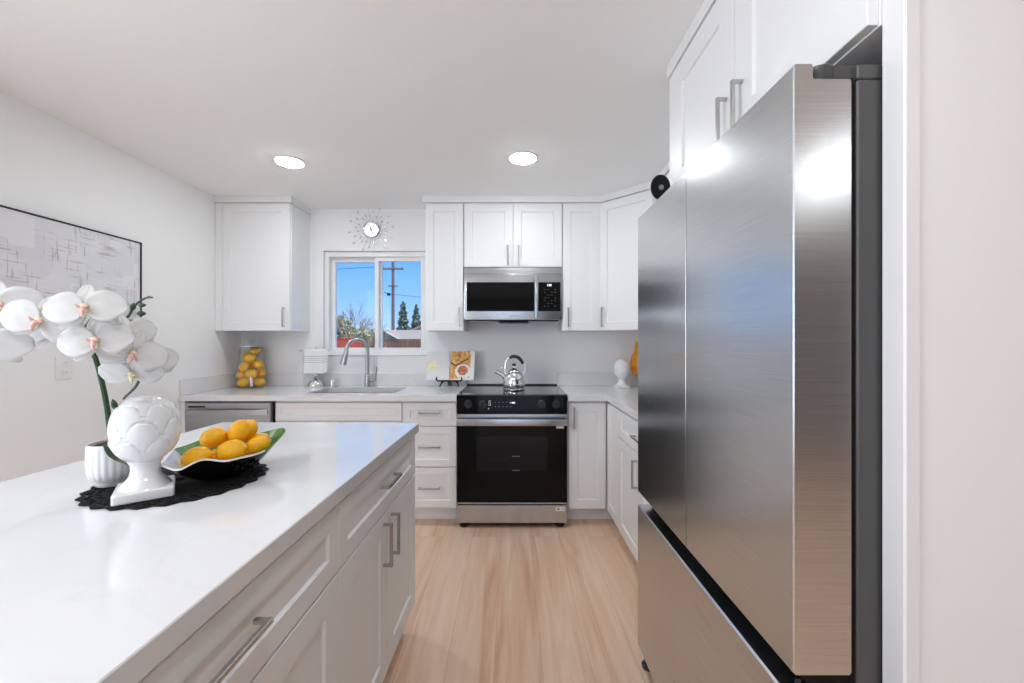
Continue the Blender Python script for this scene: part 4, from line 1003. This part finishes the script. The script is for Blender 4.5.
def fence(y, x0, x1, ztop, m, label):
    t = thing('garden_fence', label, 'fence', ((x0+x1)/2, y, -.6))
    mb = MB(); x = x0
    while x < x1-.05:
        mb.box(x, x+.135, y, y+.02, -.60, ztop+random.uniform(-.008, .008), .002); x += .145
    build('boards', mb, m, t)
    build('rail', MB().box(x0, x1, y+.021, y+.06, ztop-.3, ztop-.2, .002), m, t); build('rail', MB().box(x0, x1, y+.021, y+.06, -.3, -.2, .002), m, t)
    build('cap_board', MB().box(x0, x1, y-.02, y+.06, ztop+.012, ztop+.045, .003), m, t)
fence(14.0, -10.0, -5.16, 1.395, 'fence_red', 'red wooden garden fence seen in the left window pane')
fence(14.0, -5.0, 1.5, 1.36, 'fence_brown', 'brown wooden garden fence seen in the right window pane')
t = thing('utility_pole', 'tall wooden utility pole with crossarms seen through the right pane', 'pole', (-10.08, 35, -.6))
build('post', MB().tube([(-10.08, 35, -.61), (-10.08, 35, 3), (-10.08, 35, 9.3)], lambda q: .15-.035*q, 14), 'pole', t)
build('crossarm', MB().box(-10.95, -9.15, 34.80, 34.88, 7.42, 7.56, .01), 'pole', t)
build('crossarm', MB().box(-10.45, -9.65, 34.80, 34.88, 6.0, 6.1, .01), 'pole', t)
for k in range(4): build('insulator', MB().lathe([(.05, 7.565), (.07, 7.60), (.05, 7.63), (.06, 7.66), (.02, 7.72)], (-10.85+k*.53, 34.84, 0), 10), 'grey_mark', t)
build('junction_box', MB().box(-10.52, -10.24, 34.72, 34.86, 5.22, 5.46, .02).tube([(-10.75, 34.8, 5.52), (-10.5, 34.8, 5.40)], .03, 8), 'black_plastic', t)
build('wires', MB().tube([(-10.85, 34.84, 7.7), (-18, 34.2, 7.15), (-26, 33.5, 7.2)], .018, 6).tube([(-10.3, 34.84, 5.4), (-4, 34.2, 4.6), (3, 33.5, 4.3)], .015, 6), 'black_plastic', t)
# neighbour's house with a small front gable
t = thing('neighbour_house', 'low pale house with a grey shingled roof and white gable beyond the fence', 'house', (-5.5, 24, -.6))
build('walls', MB().box(-7.9, -2.6, 22.5, 26, -.61, 1.50, 0), 'stucco', t)
build('roof', MB().rings([[Vector((x, 22.1, 1.44)), Vector((x, 24.2, 2.02)), Vector((x, 26.4, 1.44)), Vector((x, 26.4, 1.36)), Vector((x, 24.2, 1.92)), Vector((x, 22.1, 1.36))] for x in (-8.1, -2.4)]), 'shingle', t)
gx = -6.75
build('gable_roof', MB().rings([[Vector((gx-1.0, y, 1.42)), Vector((gx, y, 2.0)), Vector((gx+1.0, y, 1.42)), Vector((gx+1.0, y, 1.35)), Vector((gx, y, 1.92)), Vector((gx-1.0, y, 1.35))] for y in (21.4, 24.0)]), 'shingle', t)
build('gable_fascia', MB().rings([[Vector((gx-1.02, y, 1.43)), Vector((gx, y, 2.01)), Vector((gx+1.02, y, 1.43)), Vector((gx+1.02, y, 1.36)), Vector((gx, y, 1.935)), Vector((gx-1.02, y, 1.36))] for y in (21.34, 21.395)]), 'trim', t)
build('gable_wall', MB().prism([(gx-.9, 1.35), (gx, 1.88), (gx+.9, 1.35), (gx+.9, -.61), (gx-.9, -.61)], Fr((0, 0, 0), (1, 0, 0), (0, 0, 1), (0, 1, 0)), 21.6, 22.49), 'shingle', t)
t = thing('neighbour_house', 'taller house with a tan shingled roof behind the grey roofed one', 'house', (-6.6, 33, -.6))
FXZ = Fr((0, 0, 0), (1, 0, 0), (0, 0, 1), (0, 1, 0))
build('walls', MB().prism([(-8.0, -.61), (-8.0, 1.98), (-5.6, 2.75), (-3.2, 1.98), (-3.2, -.61)], FXZ, 31, 36), 'stucco', t)
build('roof', MB().prism([(-8.6, 1.92), (-5.6, 2.90), (-2.6, 1.92), (-2.6, 1.80), (-5.6, 2.76), (-8.6, 1.80)], FXZ, 30.6, 36.4), 'shingle_tan', t)

def leaf_cloud(mb, pts, s):
    bm = mb.bm
    for p in pts:
        n = Vector((random.uniform(-1, 1), random.uniform(-1, 1), random.uniform(-1, 1))).normalized(); a = n.orthogonal().normalized(); b = n.cross(a); k = s*random.uniform(.6, 1.3)
        vs = [bm.verts.new(p+a*k), bm.verts.new(p+b*k*.6), bm.verts.new(p-a*k), bm.verts.new(p-b*k*.6)]
        bm.faces.new(vs)
def conifer(x, y, h, r, label):
    t = thing('conifer_tree', label, 'tree', (x, y, -.6))
    build('trunk', MB().tube([(x, y, -.61), (x, y, h*.5), (x, y, h-.3)], lambda q: .16-.12*q, 8), 'twig', t)
    pts = []
    for _ in range(1500):
        q = random.random()**.7; z = h - (h+.0)*q*.95; rr_ = r*q**.65*(.78+.22*math.sin(z*9+x)); a = random.uniform(0, 2*PI); k = random.random()**.45
        pts.append(Vector((x+rr_*k*math.cos(a), y+rr_*k*math.sin(a), z-.15*k*rr_)))
    mb = MB(); leaf_cloud(mb, pts, .17); build('crown', mb, 'conifer', t, smooth=1)
conifer(-10.55, 40, 5.25, 1.05, 'blue green conifer beside the utility pole')
conifer(-10.1, 43.5, 5.2, 1.15, 'blue green conifer nearest the right window edge')
def shrub(x, y, h, r, label, n=700):
    t = thing('garden_shrub', label, 'shrub', (x, y, -.6))
    mb = MB()
    for k in range(4): mb.tube([(x+.1*k-.15, y, -.61), (x+random.uniform(-.3, .3), y, h*.4), (x+random.uniform(-.6, .6)*r, y, h*.8)], .03, 6)
    build('stems', mb, 'twig', t)
    pts = []
    for _ in range(n):
        v = Vector((random.gauss(0, 1), random.gauss(0, 1), random.gauss(0, 1))).normalized()*random.random()**.4
        pts.append(Vector((x+v.x*r, y+v.y*r*.7, h-r*.8+v.z*r*.8)))
    mb = MB(); leaf_cloud(mb, pts, .085); build('foliage', mb, 'shrub', t, smooth=1)
shrub(-7.5, 18, 2.45, .75, 'tall olive green shrub at the left window edge')
shrub(-7.8, 20.5, 1.95, .7, 'low olive shrub behind the middle of the red fence')
shrub(-6.75, 19.2, 2.0, .7, 'olive shrub above the join of the two fences')
t = thing('bare_tree', 'bare branched tree above the red fence in the left window pane', 'tree', (-6.4, 16.6, -.6))
mb = MB()
def branch(p, d, L, r, dep):
    q = p + d*L; m_ = p + d*L*.5 + Vector((random.uniform(-.05, .05), random.uniform(-.05, .05), .02))*L
    mb.tube([p, m_, q], lambda s_: r*(1-.4*s_), 5)
    if dep:
        for _ in range(3):
            nd = (d + Vector((random.uniform(-.75, .75), random.uniform(-.5, .5), random.uniform(-.2, .5)))).normalized()
            branch(p+d*L*random.uniform(.55, 1), nd, L*random.uniform(.55, .8), r*.6, dep-1)
branch(Vector((-6.4, 16.6, -.61)), Vector((.02, 0, 1)), 1.5, .07, 0)
trunk = mb; mb_t = mb; mb = MB()
for d_ in ((-.5, 0, .8), (.15, .1, 1), (.6, 0, .75), (-.1, -.2, 1)): branch(Vector((-6.4, 16.6, .75)), Vector(d_).normalized(), .85, .04, 4)
build('trunk', mb_t, 'twig', t); build('branches', mb, 'twig', t)
